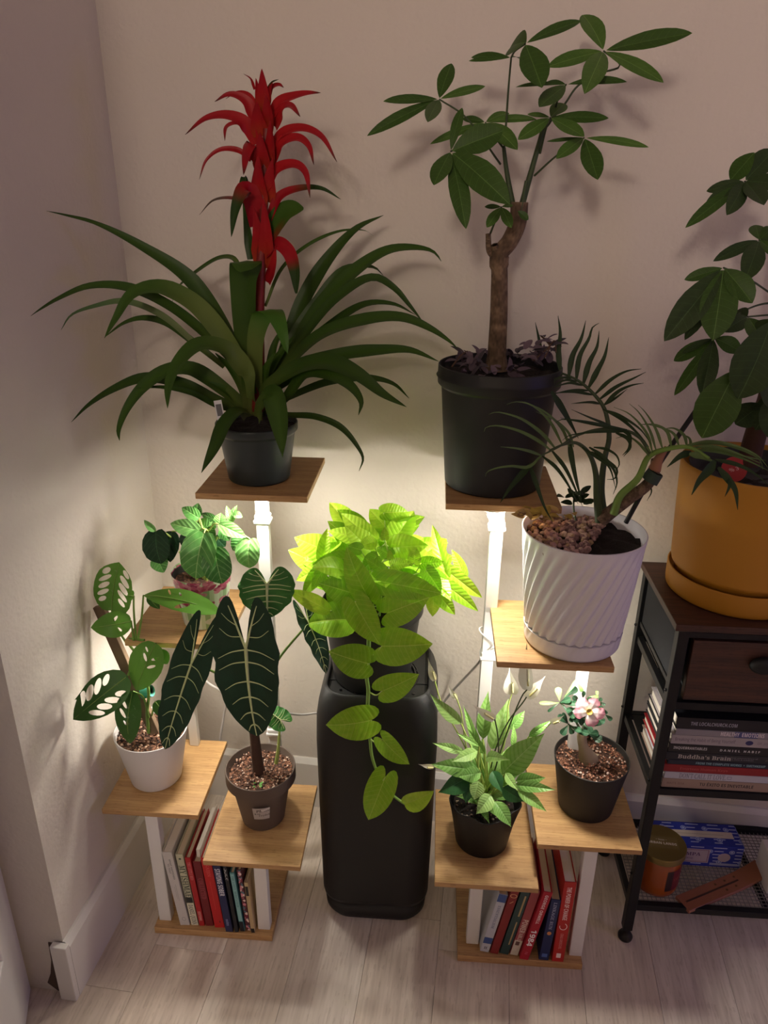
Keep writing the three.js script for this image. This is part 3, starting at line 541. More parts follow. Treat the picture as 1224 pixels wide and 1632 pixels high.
{ // books lying in a pile on the rack's middle shelf
  const G = 'books lying in a pile on the middle shelf of the black rack';
  const across = (g, text, w, y, size, col, font = 'sans-serif', bold = true, x = 60, sx = 1) => down(g, text, w / 2 + y, x, size, col, font, bold, sx);
  const pile = [
    [0.0225, 0.225, 0.165, 0x9a8478, 'tan paperback with TU EXITO ES INEVITABLE on its spine, bottom of the pile', (g, w) => { across(g, 'MAITE ISSA', w, 0, 44, '#6a4a48', 'sans-serif', false, 40, 0.7); across(g, 'TU ÉXITO ES INEVITABLE', w, 4, 62, '#1c1414', 'sans-serif', true, 330, 0.66); }, 0.012],
    [0.0165, 0.222, 0.15, 0xb9bac6, "pale grey book with DON'T CALL IT LOVE on its spine", (g, w) => { across(g, "DON'T CALL IT LOVE.", w, 0, 66, '#5a5a70', 'serif', false, 130, 0.62); g.strokeStyle = '#777790'; g.lineWidth = 4; g.strokeRect(w * 0.3, 560, w * 0.4, 34); }, 0.014],
    [0.0185, 0.225, 0.16, 0x8c1a20, 'red book with faint lettering in the lying pile', (g, w) => { across(g, 'Fourteen Human Keys', w, 0, 56, '#c05a58', 'serif', false, 140, 0.7); }, 0.010],
    [0.0115, 0.225, 0.15, 0x141c30, 'thin navy book with teal and white lettering in the lying pile', (g, w) => { across(g, 'FROM THE COMPLETE WORKS  •  SMITHKEMP', w, 0, 46, '#8ab0b8', 'sans-serif', true, 240, 0.62); }, 0.016],
    [0.0185, 0.222, 0.155, 0x22242a, "charcoal book with BUDDHA'S BRAIN on its spine", (g, w) => { across(g, "Buddha's Brain", w, -6, 92, '#b8b4ac', 'serif', true, 100, 0.66); across(g, 'the practical neuroscience of', w, 18, 30, '#8a8890', 'serif', false, 470, 0.8); across(g, 'happiness, love & wisdom', w, -14, 30, '#8a8890', 'serif', false, 470, 0.8); across(g, 'HANSON', w, 0, 44, '#7a6a58', 'serif', false, 870, 0.6); }, 0.0105],
    [0.0195, 0.225, 0.16, 0x17181b, 'black book with INQUEBRANTABLES in white capitals on its spine', (g, w) => { across(g, 'INQUEBRANTABLES', w, 6, 60, '#c8c8c8', 'sans-serif', true, 40, 0.52); across(g, 'D A N I E L   H A B I F', w, 0, 50, '#d8d8d8', 'sans-serif', true, 440, 0.72); }, 0.012],
    [0.0215, 0.218, 0.155, 0xa39ca0, 'pale mauve book with slim script title about breaking a habit', (g, w) => { across(g, 'Breaking the Habit of Being Yourself', w, 4, 66, '#5a5460', 'sans-serif', false, 30, 0.5); g.fillStyle = '#2a2a60'; g.beginPath(); g.arc(w / 2, 690, 34, 0, 7); g.fill(); across(g, 'DR. JOE', w, 0, 46, '#777', 'sans-serif', false, 760, 0.7); }, 0.014],
    [0.0145, 0.225, 0.15, 0x8c8890, 'grey book with EMOTIONS on its spine in the lying pile', (g, w) => { g.fillStyle = '#4a5080'; g.fillRect(0, 500, w, 200); across(g, 'HEALTHY  EMOTIONS', w, 0, 60, '#dcd4d8', 'sans-serif', true, 380, 0.62); }, 0.020],
    [0.0265, 0.225, 0.165, 0x15151b, 'black book with THE LOCAL CHURCH on its spine, topmost of the lying pile', (g, w) => { across(g, 'THE LOCALCHURCH.COM', w, 0, 56, '#a8a8b4', 'sans-serif', true, 120, 0.6); }, 0.018],
  ];
  let y = 0.4265;
  for (const [w, h, d, color, label, draw, dx] of pile) {
    book({ pos: rackPt(dx + 0.002, y, 0.002), w: w - 0.0004, h, d, flat: true, color, label, draw, group: G, pages: M.whitePages }); y += w;
  }
}
{ // candle jar, incense box and incense holder on the mesh tray
  const p = rackPt(0.066, 0.0991, -0.066), t = thing('candle_jar', 'amber glass candle jar with a dull brass lid on the mesh tray', 'candle', p); t.scale.setScalar(1.13);
  part(t, 'jar', lathe([[0.001, 0], [0.036, 0], [0.041, 0.004], [0.0425, 0.012], [0.0425, 0.082], [0.040, 0.09], [0.038, 0.09], [0.039, 0.08], [0.001, 0.078]], 48), std({ color: 0x9c4f22, roughness: 0.15 }));
  const lid = part(t, 'lid', lathe([[0.044, 0.086], [0.046, 0.087], [0.046, 0.099], [0.0445, 0.101], [0.001, 0.101]], 48), std({ color: 0x8a7744, roughness: 0.42, metalness: 0.6 }));
  part(lid, 'lettering', new THREE.PlaneGeometry(0.06, 0.03).rotateX(-Math.PI / 2).translate(0.0, 0.1014, 0.0), std({ map: canvasTex(256, 128, (g) => { g.fillStyle = '#82703f'; g.fillRect(0, 0, 256, 128); g.fillStyle = '#f4efe0'; g.font = 'bold 34px sans-serif'; g.textAlign = 'center'; g.fillText('URBAN LANDS', 128, 84); g.font = '24px serif'; g.fillText('~ luxe ~', 128, 44); }), roughness: 0.5 }));
  const lab = new THREE.CylinderGeometry(0.0429, 0.0429, 0.05, 24, 1, true, 0.2, 1.0).translate(0, 0.045, 0);
  part(t, 'label', lab, std({ map: canvasTex(128, 128, (g) => { g.fillStyle = '#6a1424'; g.fillRect(0, 0, 128, 128); g.fillStyle = '#2a1016'; g.fillRect(0, 0, 40, 128); g.fillStyle = '#a05a4a'; g.font = 'bold 22px serif'; g.fillText('VIBES', 46, 70); }), roughness: 0.5 }));
  const bx = rackPt(0.162, 0.0991, -0.15), b = thing('incense_box', 'blue and white printed incense box on the mesh tray', 'box', bx, TURN);
  const tex = (w, h, front) => canvasTex(w, h, (g) => {
    g.fillStyle = '#22349c'; g.fillRect(0, 0, w, h);
    setSeed(front ? 3 : 4); g.fillStyle = '#c8cfe8';
    for (let y = 8; y < h; y += 26) for (let x = (y % 52) ? 0 : 40; x < w; x += 120) g.fillRect(x + rr(-8, 8), y, rr(40, 80), 6);
    for (let i = 0; i < 9; i++) { const x = 50 + i * 58, y = (i % 2 ? 0.25 : 0.75) * h; g.fillStyle = '#aeb8e0'; g.beginPath(); g.arc(x, y, 15, 0, 7); g.fill(); g.strokeStyle = '#22349c'; g.lineWidth = 3; g.beginPath(); g.arc(x, y, 9, 0, 7); g.stroke(); }
    if (front) { g.fillStyle = '#b4a4b0'; g.fillRect(90, 26, 250, h - 52); g.strokeStyle = '#7a4a6a'; g.lineWidth = 3; g.strokeRect(98, 34, 234, h - 68); g.fillStyle = '#4a2a5a'; g.font = 'bold 34px serif'; g.textAlign = 'center'; g.fillText('CHAMPA', 215, 80); g.font = '20px serif'; g.fillText('INCENSE', 215, 108); g.fillStyle = '#b8a8b8'; g.beginPath(); g.arc(420, 84, 34, 0, 7); g.fill(); g.fillStyle = '#9aa0c8'; g.fillRect(350, 130, 150, 18); }
    else { g.fillStyle = '#d8cabb'; g.fillRect(0, h * 0.36, w * 0.94, h * 0.3); g.fillStyle = '#b09a8c'; g.fillRect(20, h * 0.5, w * 0.8, 3); }
  });
  part(b, 'carton', rbox(0.215, 0.062, 0.068, 0.0015).translate(0, 0.031, 0), std({ color: 0x22349c, roughness: 0.45 }));
  part(b, 'front_print', new THREE.PlaneGeometry(0.212, 0.06).translate(0, 0.031, 0.0343), std({ map: tex(512, 160, true), roughness: 0.45 }));
  part(b, 'top_print', new THREE.PlaneGeometry(0.212, 0.065).rotateX(-Math.PI / 2).translate(0, 0.0623, 0), std({ map: tex(512, 160, false), roughness: 0.45 }));
  part(b, 'end_flap', rbox(0.0012, 0.058, 0.062, 0.0004).translate(0.1086, 0.031, 0), std({ color: 0x8a94c8, roughness: 0.5 }));
  // wooden incense holder: a long curved slat carved with small figures
  const a = atY(1088, 1440, 0.106), c = atY(1212, 1388, 0.106), q = a.clone().add(c).multiplyScalar(0.5), L = a.distanceTo(c), h = thing('incense_holder', 'reddish brown carved wooden incense holder lying across the mesh tray', 'incense holder', V(q.x, 0.0992, q.z), Math.atan2(-(c.z - a.z), c.x - a.x));
  const s = new THREE.Shape(); const n = 24; for (let i = 0; i <= n; i++) { const x = -L / 2 + L * i / n; s[i ? 'lineTo' : 'moveTo'](x, 0.001 + 0.012 * Math.pow(clamp((i / n - 0.6) / 0.4), 2)); } for (let i = n; i >= 0; i--) { const x = -L / 2 + L * i / n; s.lineTo(x, 0.0065 + 0.012 * Math.pow(clamp((i / n - 0.6) / 0.4), 2)); }
  const bodyG = boxUV(new THREE.ExtrudeGeometry(s, { depth: 0.04, bevelEnabled: true, bevelSize: 0.001, bevelThickness: 0.001, bevelSegments: 1 }).translate(0, 0, -0.02));
  part(h, 'slat', bodyG, std({ color: 0x9a6248, roughness: 0.45 }));
  part(h, 'groove', rbox(L * 0.8, 0.001, 0.004, 0.0004).translate(-L * 0.06, 0.0078, 0), M.darkBark);
  for (let i = 0; i < 6; i++) part(h, 'inlay', new THREE.CylinderGeometry(0.0028, 0.0028, 0.0012, 6).translate(-L * 0.05 + i * L * 0.06, 0.0080, i % 2 ? 0.010 : -0.010), std({ color: 0x6a4a2c, roughness: 0.4, metalness: 0.3 }));
  const wp = rackPt(0.333, 0.0991, -0.085), wb = thing('white_carton', 'white carton at the right edge of the mesh tray', 'box', wp, TURN);
  part(wb, 'carton', rbox(0.06, 0.085, 0.07, 0.002).translate(0, 0.0425, 0), M.whitePlastic);
  part(wb, 'lid_flap', rbox(0.06, 0.002, 0.07, 0.001).translate(0, 0.0862, 0), M.whitePages);
}

// ------------------------------------------------------------------ bromeliad on the top shelf of the left stand
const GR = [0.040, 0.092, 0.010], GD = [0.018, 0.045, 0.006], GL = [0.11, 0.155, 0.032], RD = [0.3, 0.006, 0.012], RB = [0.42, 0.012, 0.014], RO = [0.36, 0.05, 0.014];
{
  const t = thing('potted_bromeliad', 'bromeliad with a tall red flower spike and long green strap leaves in a dark pot', 'potted plant', V(-0.434, 1.0, 0.203));
  part(t, 'pot', potGeo(0.058, 0.077, 0.112, { lip: 0.003, lh: 0.022 }), std({ color: 0x27302f, roughness: 0.35 }));
  part(t, 'soil', soilDisc(0.072, 0.1, 0.006, 3), M.darkSoil);
  const B3 = frame(40, 320, 3.4), B4 = frame(340, 380, 3.06), B2 = frame(280, 90, 2.661);
  const wm = (f, w, z) => w / f.s * pxm(f(0, 0, z)) * 0.95;
  setSeed(101);
  const g = (f, pts, w, z0, z1, o = {}) => {
    const tone = rr(0.75, 1.2);
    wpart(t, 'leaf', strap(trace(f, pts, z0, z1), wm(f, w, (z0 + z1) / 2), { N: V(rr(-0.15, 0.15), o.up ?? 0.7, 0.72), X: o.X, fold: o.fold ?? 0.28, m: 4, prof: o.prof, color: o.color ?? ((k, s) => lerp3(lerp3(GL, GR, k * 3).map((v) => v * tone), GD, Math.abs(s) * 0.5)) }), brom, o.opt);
  };
  const pale = { color: (k) => lerp3([0.2, 0.24, 0.1], [0.09, 0.17, 0.06], k * 1.4) };
  // back leaves first
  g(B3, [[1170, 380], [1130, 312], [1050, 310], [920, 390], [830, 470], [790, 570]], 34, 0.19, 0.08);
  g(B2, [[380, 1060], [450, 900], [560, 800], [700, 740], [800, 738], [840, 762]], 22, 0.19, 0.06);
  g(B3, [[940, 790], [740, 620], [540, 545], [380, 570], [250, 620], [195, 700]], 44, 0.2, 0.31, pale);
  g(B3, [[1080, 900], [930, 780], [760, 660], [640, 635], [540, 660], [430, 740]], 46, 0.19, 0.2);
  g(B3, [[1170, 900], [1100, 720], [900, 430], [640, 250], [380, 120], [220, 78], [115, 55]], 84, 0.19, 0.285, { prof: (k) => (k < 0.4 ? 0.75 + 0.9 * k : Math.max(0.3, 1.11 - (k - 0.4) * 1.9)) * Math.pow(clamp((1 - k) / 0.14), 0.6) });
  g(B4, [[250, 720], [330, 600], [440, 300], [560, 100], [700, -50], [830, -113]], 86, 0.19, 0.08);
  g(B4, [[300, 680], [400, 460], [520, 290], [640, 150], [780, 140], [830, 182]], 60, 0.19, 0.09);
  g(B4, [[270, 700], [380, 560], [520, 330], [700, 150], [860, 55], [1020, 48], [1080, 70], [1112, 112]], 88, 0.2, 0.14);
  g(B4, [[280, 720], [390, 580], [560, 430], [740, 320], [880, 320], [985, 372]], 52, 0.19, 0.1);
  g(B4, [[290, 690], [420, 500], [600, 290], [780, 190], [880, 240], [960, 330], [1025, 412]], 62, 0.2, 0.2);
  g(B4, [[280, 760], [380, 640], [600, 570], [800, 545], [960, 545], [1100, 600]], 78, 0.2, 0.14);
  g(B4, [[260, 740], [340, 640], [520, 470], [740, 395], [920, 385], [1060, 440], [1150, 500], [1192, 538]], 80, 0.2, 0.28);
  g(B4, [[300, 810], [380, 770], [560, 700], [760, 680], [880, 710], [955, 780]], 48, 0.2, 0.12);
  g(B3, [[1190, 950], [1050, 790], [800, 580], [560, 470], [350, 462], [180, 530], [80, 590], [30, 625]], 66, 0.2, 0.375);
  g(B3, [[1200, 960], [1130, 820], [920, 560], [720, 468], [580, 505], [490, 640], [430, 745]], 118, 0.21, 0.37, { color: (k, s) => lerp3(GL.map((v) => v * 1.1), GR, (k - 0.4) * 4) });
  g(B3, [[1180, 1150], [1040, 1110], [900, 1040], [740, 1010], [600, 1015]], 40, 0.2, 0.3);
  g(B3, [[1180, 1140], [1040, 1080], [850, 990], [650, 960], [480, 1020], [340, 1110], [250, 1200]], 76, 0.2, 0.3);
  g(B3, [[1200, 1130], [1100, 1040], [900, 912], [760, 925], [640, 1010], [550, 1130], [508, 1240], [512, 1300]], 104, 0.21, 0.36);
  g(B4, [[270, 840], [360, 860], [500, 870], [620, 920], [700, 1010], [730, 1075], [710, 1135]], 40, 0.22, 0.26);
  // bold middle leaves
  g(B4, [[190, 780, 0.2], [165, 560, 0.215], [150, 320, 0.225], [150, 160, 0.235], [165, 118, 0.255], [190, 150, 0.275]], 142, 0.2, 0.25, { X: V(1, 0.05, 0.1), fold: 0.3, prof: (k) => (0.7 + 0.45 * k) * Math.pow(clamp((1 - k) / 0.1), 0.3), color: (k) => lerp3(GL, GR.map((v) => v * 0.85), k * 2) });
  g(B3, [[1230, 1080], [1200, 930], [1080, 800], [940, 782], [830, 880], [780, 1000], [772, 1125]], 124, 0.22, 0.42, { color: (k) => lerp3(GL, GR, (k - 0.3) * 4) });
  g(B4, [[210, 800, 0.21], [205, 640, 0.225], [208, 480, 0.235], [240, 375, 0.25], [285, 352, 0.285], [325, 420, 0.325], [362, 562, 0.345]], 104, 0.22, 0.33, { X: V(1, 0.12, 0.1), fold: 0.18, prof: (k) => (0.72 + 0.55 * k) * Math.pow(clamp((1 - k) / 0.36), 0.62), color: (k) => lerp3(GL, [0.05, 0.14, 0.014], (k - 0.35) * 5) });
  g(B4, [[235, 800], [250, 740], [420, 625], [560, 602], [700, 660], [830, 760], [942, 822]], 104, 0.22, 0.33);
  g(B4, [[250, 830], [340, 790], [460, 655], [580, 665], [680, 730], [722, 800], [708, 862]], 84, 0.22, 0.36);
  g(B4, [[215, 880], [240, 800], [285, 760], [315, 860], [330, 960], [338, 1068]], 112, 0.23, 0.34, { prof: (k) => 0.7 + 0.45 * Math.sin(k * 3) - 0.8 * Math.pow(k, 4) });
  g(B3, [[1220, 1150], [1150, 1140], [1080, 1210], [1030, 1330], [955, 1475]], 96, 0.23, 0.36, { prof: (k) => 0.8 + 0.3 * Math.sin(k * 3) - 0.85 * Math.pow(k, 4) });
  for (const [p, w, z] of [[[[200, 860], [250, 700], [330, 560], [400, 470]], 70, 0.215], [[[190, 860], [170, 700], [120, 560], [60, 470]], 70, 0.22], [[[230, 860], [270, 690], [300, 520], [370, 400]], 64, 0.19], [[[180, 860], [150, 740], [90, 640], [10, 560]], 60, 0.23], [[[210, 870], [230, 760], [260, 640], [300, 560]], 84, 0.235], [[[190, 870], [180, 780], [165, 660], [150, 560]], 90, 0.24], [[[230, 850], [300, 740], [380, 690], [470, 640]], 70, 0.22], [[[170, 870], [120, 790], [60, 740], [-20, 700]], 70, 0.25]])
    g(B4, p, w, 0.2, z, { fold: 0.5, prof: (k) => 1.1 - 0.4 * k - 0.6 * Math.pow(k, 4), color: (k) => lerp3([0.16, 0.18, 0.05], GR, k * 1.6) });
  // red flower spike
  const stemTop = at(425, 205, 0.2);
  wpart(t, 'flower_stem', tube([at(412, 655, 0.205), at(412, 500, 0.202), at(418, 380, 0.2), stemTop], 0.013, 0.006), std({ color: 0x7a1a14, roughness: 0.5 }));
  const red = (pts, w, o = {}) => {
    const z1 = o.z ?? 0.22, k0 = rr(0.85, 1.15);
    wpart(t, 'bract', strap(trace(B2, pts, 0.2, z1), wm(B2, w, 0.21) * 0.9, { N: V(rr(-0.2, 0.2), 0.5, 0.85), fold: 0.35, m: 4, prof: o.prof ?? ((k) => 0.9 * Math.min(1, 0.75 + k) * Math.pow(clamp((1 - k) / 0.75), 0.8) + 0.02), color: o.color ?? ((k) => lerp3(lerp3(RB, RD, k * 1.3), [0.05, 0.02, 0.012], (k - 0.82) * 6).map((v) => v * k0)) }), brom);
  };
  const tipGreen = { color: (k) => lerp3(RD, GD, (k - 0.45) * 5) };
  red([[300, 620], [285, 560], [290, 510], [312, 548]], 60, { color: () => GD, z: 0.17 });
  red([[320, 860], [300, 700], [285, 600]], 60, { color: (k) => lerp3(GD, GR, k), z: 0.17 });
  for (const [p, w, z] of [[[[360, 880], [352, 760], [330, 640]], 100, 0.225], [[[385, 900], [385, 760], [372, 600]], 100, 0.232], [[[360, 640], [352, 540], [350, 420]], 110, 0.228], [[[392, 620], [398, 520], [412, 430]], 90, 0.226], [[[372, 500], [365, 420], [358, 320]], 110, 0.232], [[[395, 480], [402, 380], [402, 270]], 100, 0.226], [[[360, 340], [348, 260], [344, 190]], 100, 0.228], [[[392, 320], [392, 250], [385, 160]], 100, 0.23], [[[372, 240], [370, 140], [365, 52]], 84, 0.222], [[[360, 220], [350, 150], [340, 92]], 50, 0.215], [[[388, 210], [398, 150], [412, 108]], 50, 0.213]])
    red(p, w, { z, color: (k) => lerp3(lerp3(RO, RB, k * 2), RD, k * 1.2) });
  red([[335, 140], [318, 95], [288, 74]], 16); red([[390, 180], [412, 130], [440, 120], [458, 132]], 44); red([[385, 160], [408, 112], [437, 97]], 26, { color: (k) => lerp3(RD, GD, k * 2) });
  red([[345, 290], [300, 190], [230, 160], [165, 192]], 66); red([[350, 240], [310, 165], [260, 152], [212, 180]], 34, { z: 0.17 });
  red([[400, 270], [440, 195], [500, 168], [560, 155], [615, 154]], 74); red([[420, 300], [455, 220], [490, 210], [528, 256]], 70, { z: 0.25 });
  red([[345, 370], [290, 280], [220, 250], [130, 262], [40, 332]], 76, { z: 0.25 }); red([[310, 330], [260, 285], [215, 300], [208, 358]], 42, { z: 0.27 });
  red([[405, 390], [450, 325], [540, 303], [620, 340], [684, 448]], 60, { z: 0.24 }); red([[410, 450], [450, 365], [520, 345], [565, 380], [586, 460]], 70, { z: 0.26 });
  red([[320, 440], [270, 400], [190, 395], [130, 440], [100, 522]], 36); red([[350, 440], [318, 372], [298, 420], [288, 502]], 84, { z: 0.27 });
  red([[385, 560], [430, 478], [505, 457], [550, 490], [570, 600]], 74, { z: 0.26 }); red([[395, 690], [440, 595], [520, 560], [620, 560], [700, 606]], 58, { color: (k) => lerp3(RD, GD, (k - 0.4) * 4) });
  red([[345, 720], [318, 575], [290, 560], [255, 640], [236, 765]], 110, { z: 0.27, ...tipGreen }); red([[300, 620], [240, 600], [160, 610], [100, 672]], 22, { color: (k) => lerp3(RD, [0.08, 0.05, 0.03], k * 2) });
  red([[380, 800], [430, 700], [480, 655], [542, 646]], 104, { z: 0.22, color: (k, s) => lerp3(s > 0.1 ? RD : GR, GR, k * 1.6), prof: (k) => 0.5 + 0.8 * Math.sin(k * 2.4) - 0.9 * Math.pow(k, 5) });
  red([[385, 830], [430, 792], [480, 830], [505, 910], [512, 1005]], 84, { z: 0.26, prof: (k) => 0.9 - 0.75 * Math.pow(k, 4), color: (k) => lerp3(RD, GD, (k - 0.55) * 6) });
  red([[390, 960], [415, 880], [425, 800]], 70, { color: (k) => lerp3(RD, RB, k) });
  const tg = at(351, 655, 0.25), ts = part(t, 'plant_tag', rbox(0.014, 0.06, 0.0008, 0.0003), std({ color: 0xdedede, roughness: 0.5 }), { pos: tg.sub(t.position).add(V(0, -0.01, 0)), rot: [0, 0.3, 0.12] });
  part(ts, 'print', new THREE.PlaneGeometry(0.01, 0.022).translate(0, 0.012, 0.0006), std({ color: 0x6a6a6a, roughness: 0.6 }));
}

// ------------------------------------------------------------------ money tree in the black nursery pot
const palmate = (t, f, mat, hub, hz, tips, stem, o = {}) => {
  const h = f(hub[0], hub[1], hz);
  for (const [x, y, w, z, base] of tips) {
    const b = base ? f(base[0], base[1], hz + (base[2] ?? 0)) : h, e = f(x, y, z ?? hz + rr(-0.03, 0.05)), dark = o.dark ?? moneyDark;
    const st = b.clone().lerp(e, 0.03);
    wpart(t, 'leaflet', leaf('lance', st, e, w / f.s * pxm(e) * 1.12, { fold: rr(0.08, 0.3), arch: rr(0.02, 0.14), N: V(rr(-0.2, 0.2), 0.45, 0.85) }), rnd() < 0.5 ? mat : dark);
  }
  if (stem) wpart(t, 'petiole', tube([h, ...stem.map(([x, y, z]) => f(x, y, z))], 0.0014, 0.0019, 0, 6), M.darkStem);
};
{
  const t = thing('potted_money_tree', 'money tree with a brown trunk and five fingered leaves in a black nursery pot', 'potted plant', V(0.011, 1.0, 0.152));
  part(t, 'pot', potGeo(0.09, 0.111, 0.227, { lip: 0.004, lh: 0.042, rings: true }), M.nursery);
  part(t, 'soil', soilDisc(0.104, 0.207, 0.012, 9), M.darkSoil);
  const P = frame(0, 0, 1), M5 = frame(570, 0, 4.08), M6 = frame(780, 0, 3.6);
  const z = 0.152; setSeed(202);
  wpart(t, 'trunk', tube([P(791, 590, z), P(792, 560, z), P(795, 500, z), P(796, 440, z), P(797, 405, z), P(812, 385, z), P(825, 355, z), P(828, 322, z)], (k) => k < 0.1 ? 0.021 - k * 0.04 : k < 0.62 ? 0.017 - k * 0.005 : k < 0.7 ? 0.0165 : 0.0145, 0, 48, 12), M.bark);
  wpart(t, 'branch_stub', tube([P(793, 412, z), P(781, 402, z + 0.005), P(778, 372, z + 0.005)], 0.006, 0.0045), M.bark);
  wpart(t, 'branch_stub', tube([P(793, 410, z), P(788, 390, z + 0.01)], 0.009, 0.006), M.bark);
  wpart(t, 'shoot', tube([P(818, 330, z), P(812, 300, z), P(806, 262, z), P(803, 236, z)], 0.0052, 0.0032), M.darkStem);
  wpart(t, 'shoot', tube([P(831, 330, z), P(842, 290, z), P(856, 240, z), P(864, 210, z), P(866, 195, z)], 0.0056, 0.0036), M.darkStem);
  wpart(t, 'shoot', tube([P(829, 345, z + 0.01), P(834, 315, z + 0.01), P(839, 288, z + 0.01)], 0.004, 0.003), M.darkStem);
  palmate(t, M5, moneyMat, [530, 645], 0.17, [[610, 412, 95, 0.13], [830, 560, 60, 0.12], [165, 660, 64, 0.2], [60, 885, 78, 0.22], [455, 795, 92, 0.27]], [[700, 760, 0.165], [930, 1070, z]]);
  palmate(t, M5, moneyMat, [830, 795], 0.13, [[680, 772, 46, 0.12], [985, 735, 60, 0.1], [1165, 778, 52, 0.15], [470, 938, 54, 0.17], [1040, 975, 110, 0.19]], [[900, 900, 0.14], [945, 960, z]]);
  palmate(t, M5, moneyDark, [605, 985], 0.27, [[680, 700, 66, 0.24], [945, 850, 172, 0.26], [495, 1205, 122, 0.32], [705, 1490, 120, 0.33], [990, 1330, 180, 0.33]], [[760, 900, 0.24], [870, 890, 0.17]]);
  palmate(t, M6, moneyDark, [125, 330], 0.18, [[-120, 350, 30, 0.18], [-105, 330, 44, 0.15], [190, 350, 60, 0.13]], [[110, 500, 0.17], [95, 720, 0.155], [85, 850, z]]);
  palmate(t, M6, moneyDark, [205, 250], 0.25, [[302, 505, 150, 0.3], [528, 120, 62, 0.2]], null);
  wpart(t, 'petiole', tube([M6(205, 252, 0.25), M6(150, 290, 0.22), M6(125, 330, 0.18)], 0.0015), M.darkStem);
  wpart(t, 'leaflet', leaf('lance', M6(212, 245, 0.25), M6(118, 275, 0.22), 0.045, { N: V(-0.4, 0.6, 0.7) }), moneyDark);
  palmate(t, M6, moneyMat, [655, 292], 0.17, [[535, 85, 112, 0.11], [1165, 190, 105, 0.2], [1000, 475, 92, 0.24], [545, 540, 125, 0.27], [330, 385, 84, 0.2]], [[750, 380, 0.15], [600, 430, 0.15], [500, 500, 0.15], [430, 600, 0.15], [300, 750, z]]);
  palmate(t, M6, moneyDark, [440, 485], 0.21, [[150, 500, 26, 0.22], [330, 470, 30, 0.18], [285, 615, 100, 0.27], [790, 470, 48, 0.2]], [[400, 550, 0.19], [350, 700, 0.16], [296, 760, z]]);
  palmate(t, M6, moneyMat, [350, 675], 0.2, [[430, 595, 84, 0.16], [685, 678, 66, 0.2], [218, 655, 30, 0.18], [163, 802, 74, 0.25], [545, 785, 84, 0.25]], [[330, 720, 0.18], [290, 880, z]]);
  palmate(t, M6, moneyMat, [545, 790], 0.2, [[915, 845, 46, 0.2], [328, 812, 22, 0.2], [383, 912, 74, 0.24], [622, 1032, 112, 0.25]], [[390, 890, 0.18], [258, 1008, z]]);
  palmate(t, M5, moneyMat, [935, 1345], 0.2, [[825, 1345, 32, 0.2], [840, 1480, 66, 0.22], [1000, 1482, 64, 0.22], [1110, 1430, 44, 0.2, [1040, 1370]], [1010, 1335, 26, 0.18]], [[890, 1450, 0.18], [862, 1520, z]]);
  setSeed(77);
  for (let i = 0; i < 74; i++) {      // creeping plant with small purplish leaves round the trunk
    const a = rr(0, 6.283), q = 0.03 + 0.062 * Math.sqrt(rnd()), hgt = 0.215 + rr(0, 0.022) + (Math.cos(a) > 0.4 ? rr(0, 0.03) : 0);
    const b = V(q * Math.cos(a), hgt, q * Math.sin(a)).add(t.base), d = V(rr(-1, 1), rr(-0.1, 0.8), rr(-1, 1)).normalize().multiplyScalar(rr(0.018, 0.03));
    wpart(t, 'creeper_leaf', leaf('ovate', b, b.clone().add(d), rr(0.010, 0.015), { rings: 2, fold: 0.35, N: V(rr(-0.3, 0.3), 1, 0.3) }), coverMat[i % 3]);
  }
  for (const [pts, n] of [[[[850, 575], [872, 556], [884, 543], [886, 562]], 5], [[[868, 570], [876, 550], [862, 535]], 4], [[[720, 585], [735, 566], [745, 560]], 3]]) {
    const tr = trace(P, pts, 0.2, 0.17); wpart(t, 'creeper_stem', tube(tr, 0.0015), M.twig);
    for (let i = 0; i < n; i++) { const b = new THREE.CatmullRomCurve3(tr).getPointAt((i + 1) / n * 0.98), d = V(rr(-1, 1), rr(-0.2, 0.5), rr(-0.3, 0.8)).normalize().multiplyScalar(0.026); wpart(t, 'creeper_leaf', leaf('ovate', b, b.clone().add(d), 0.011, { rings: 2, fold: 0.35, N: V(0, 1, 0.3) }), coverMat[i % 3]); }
  }
}

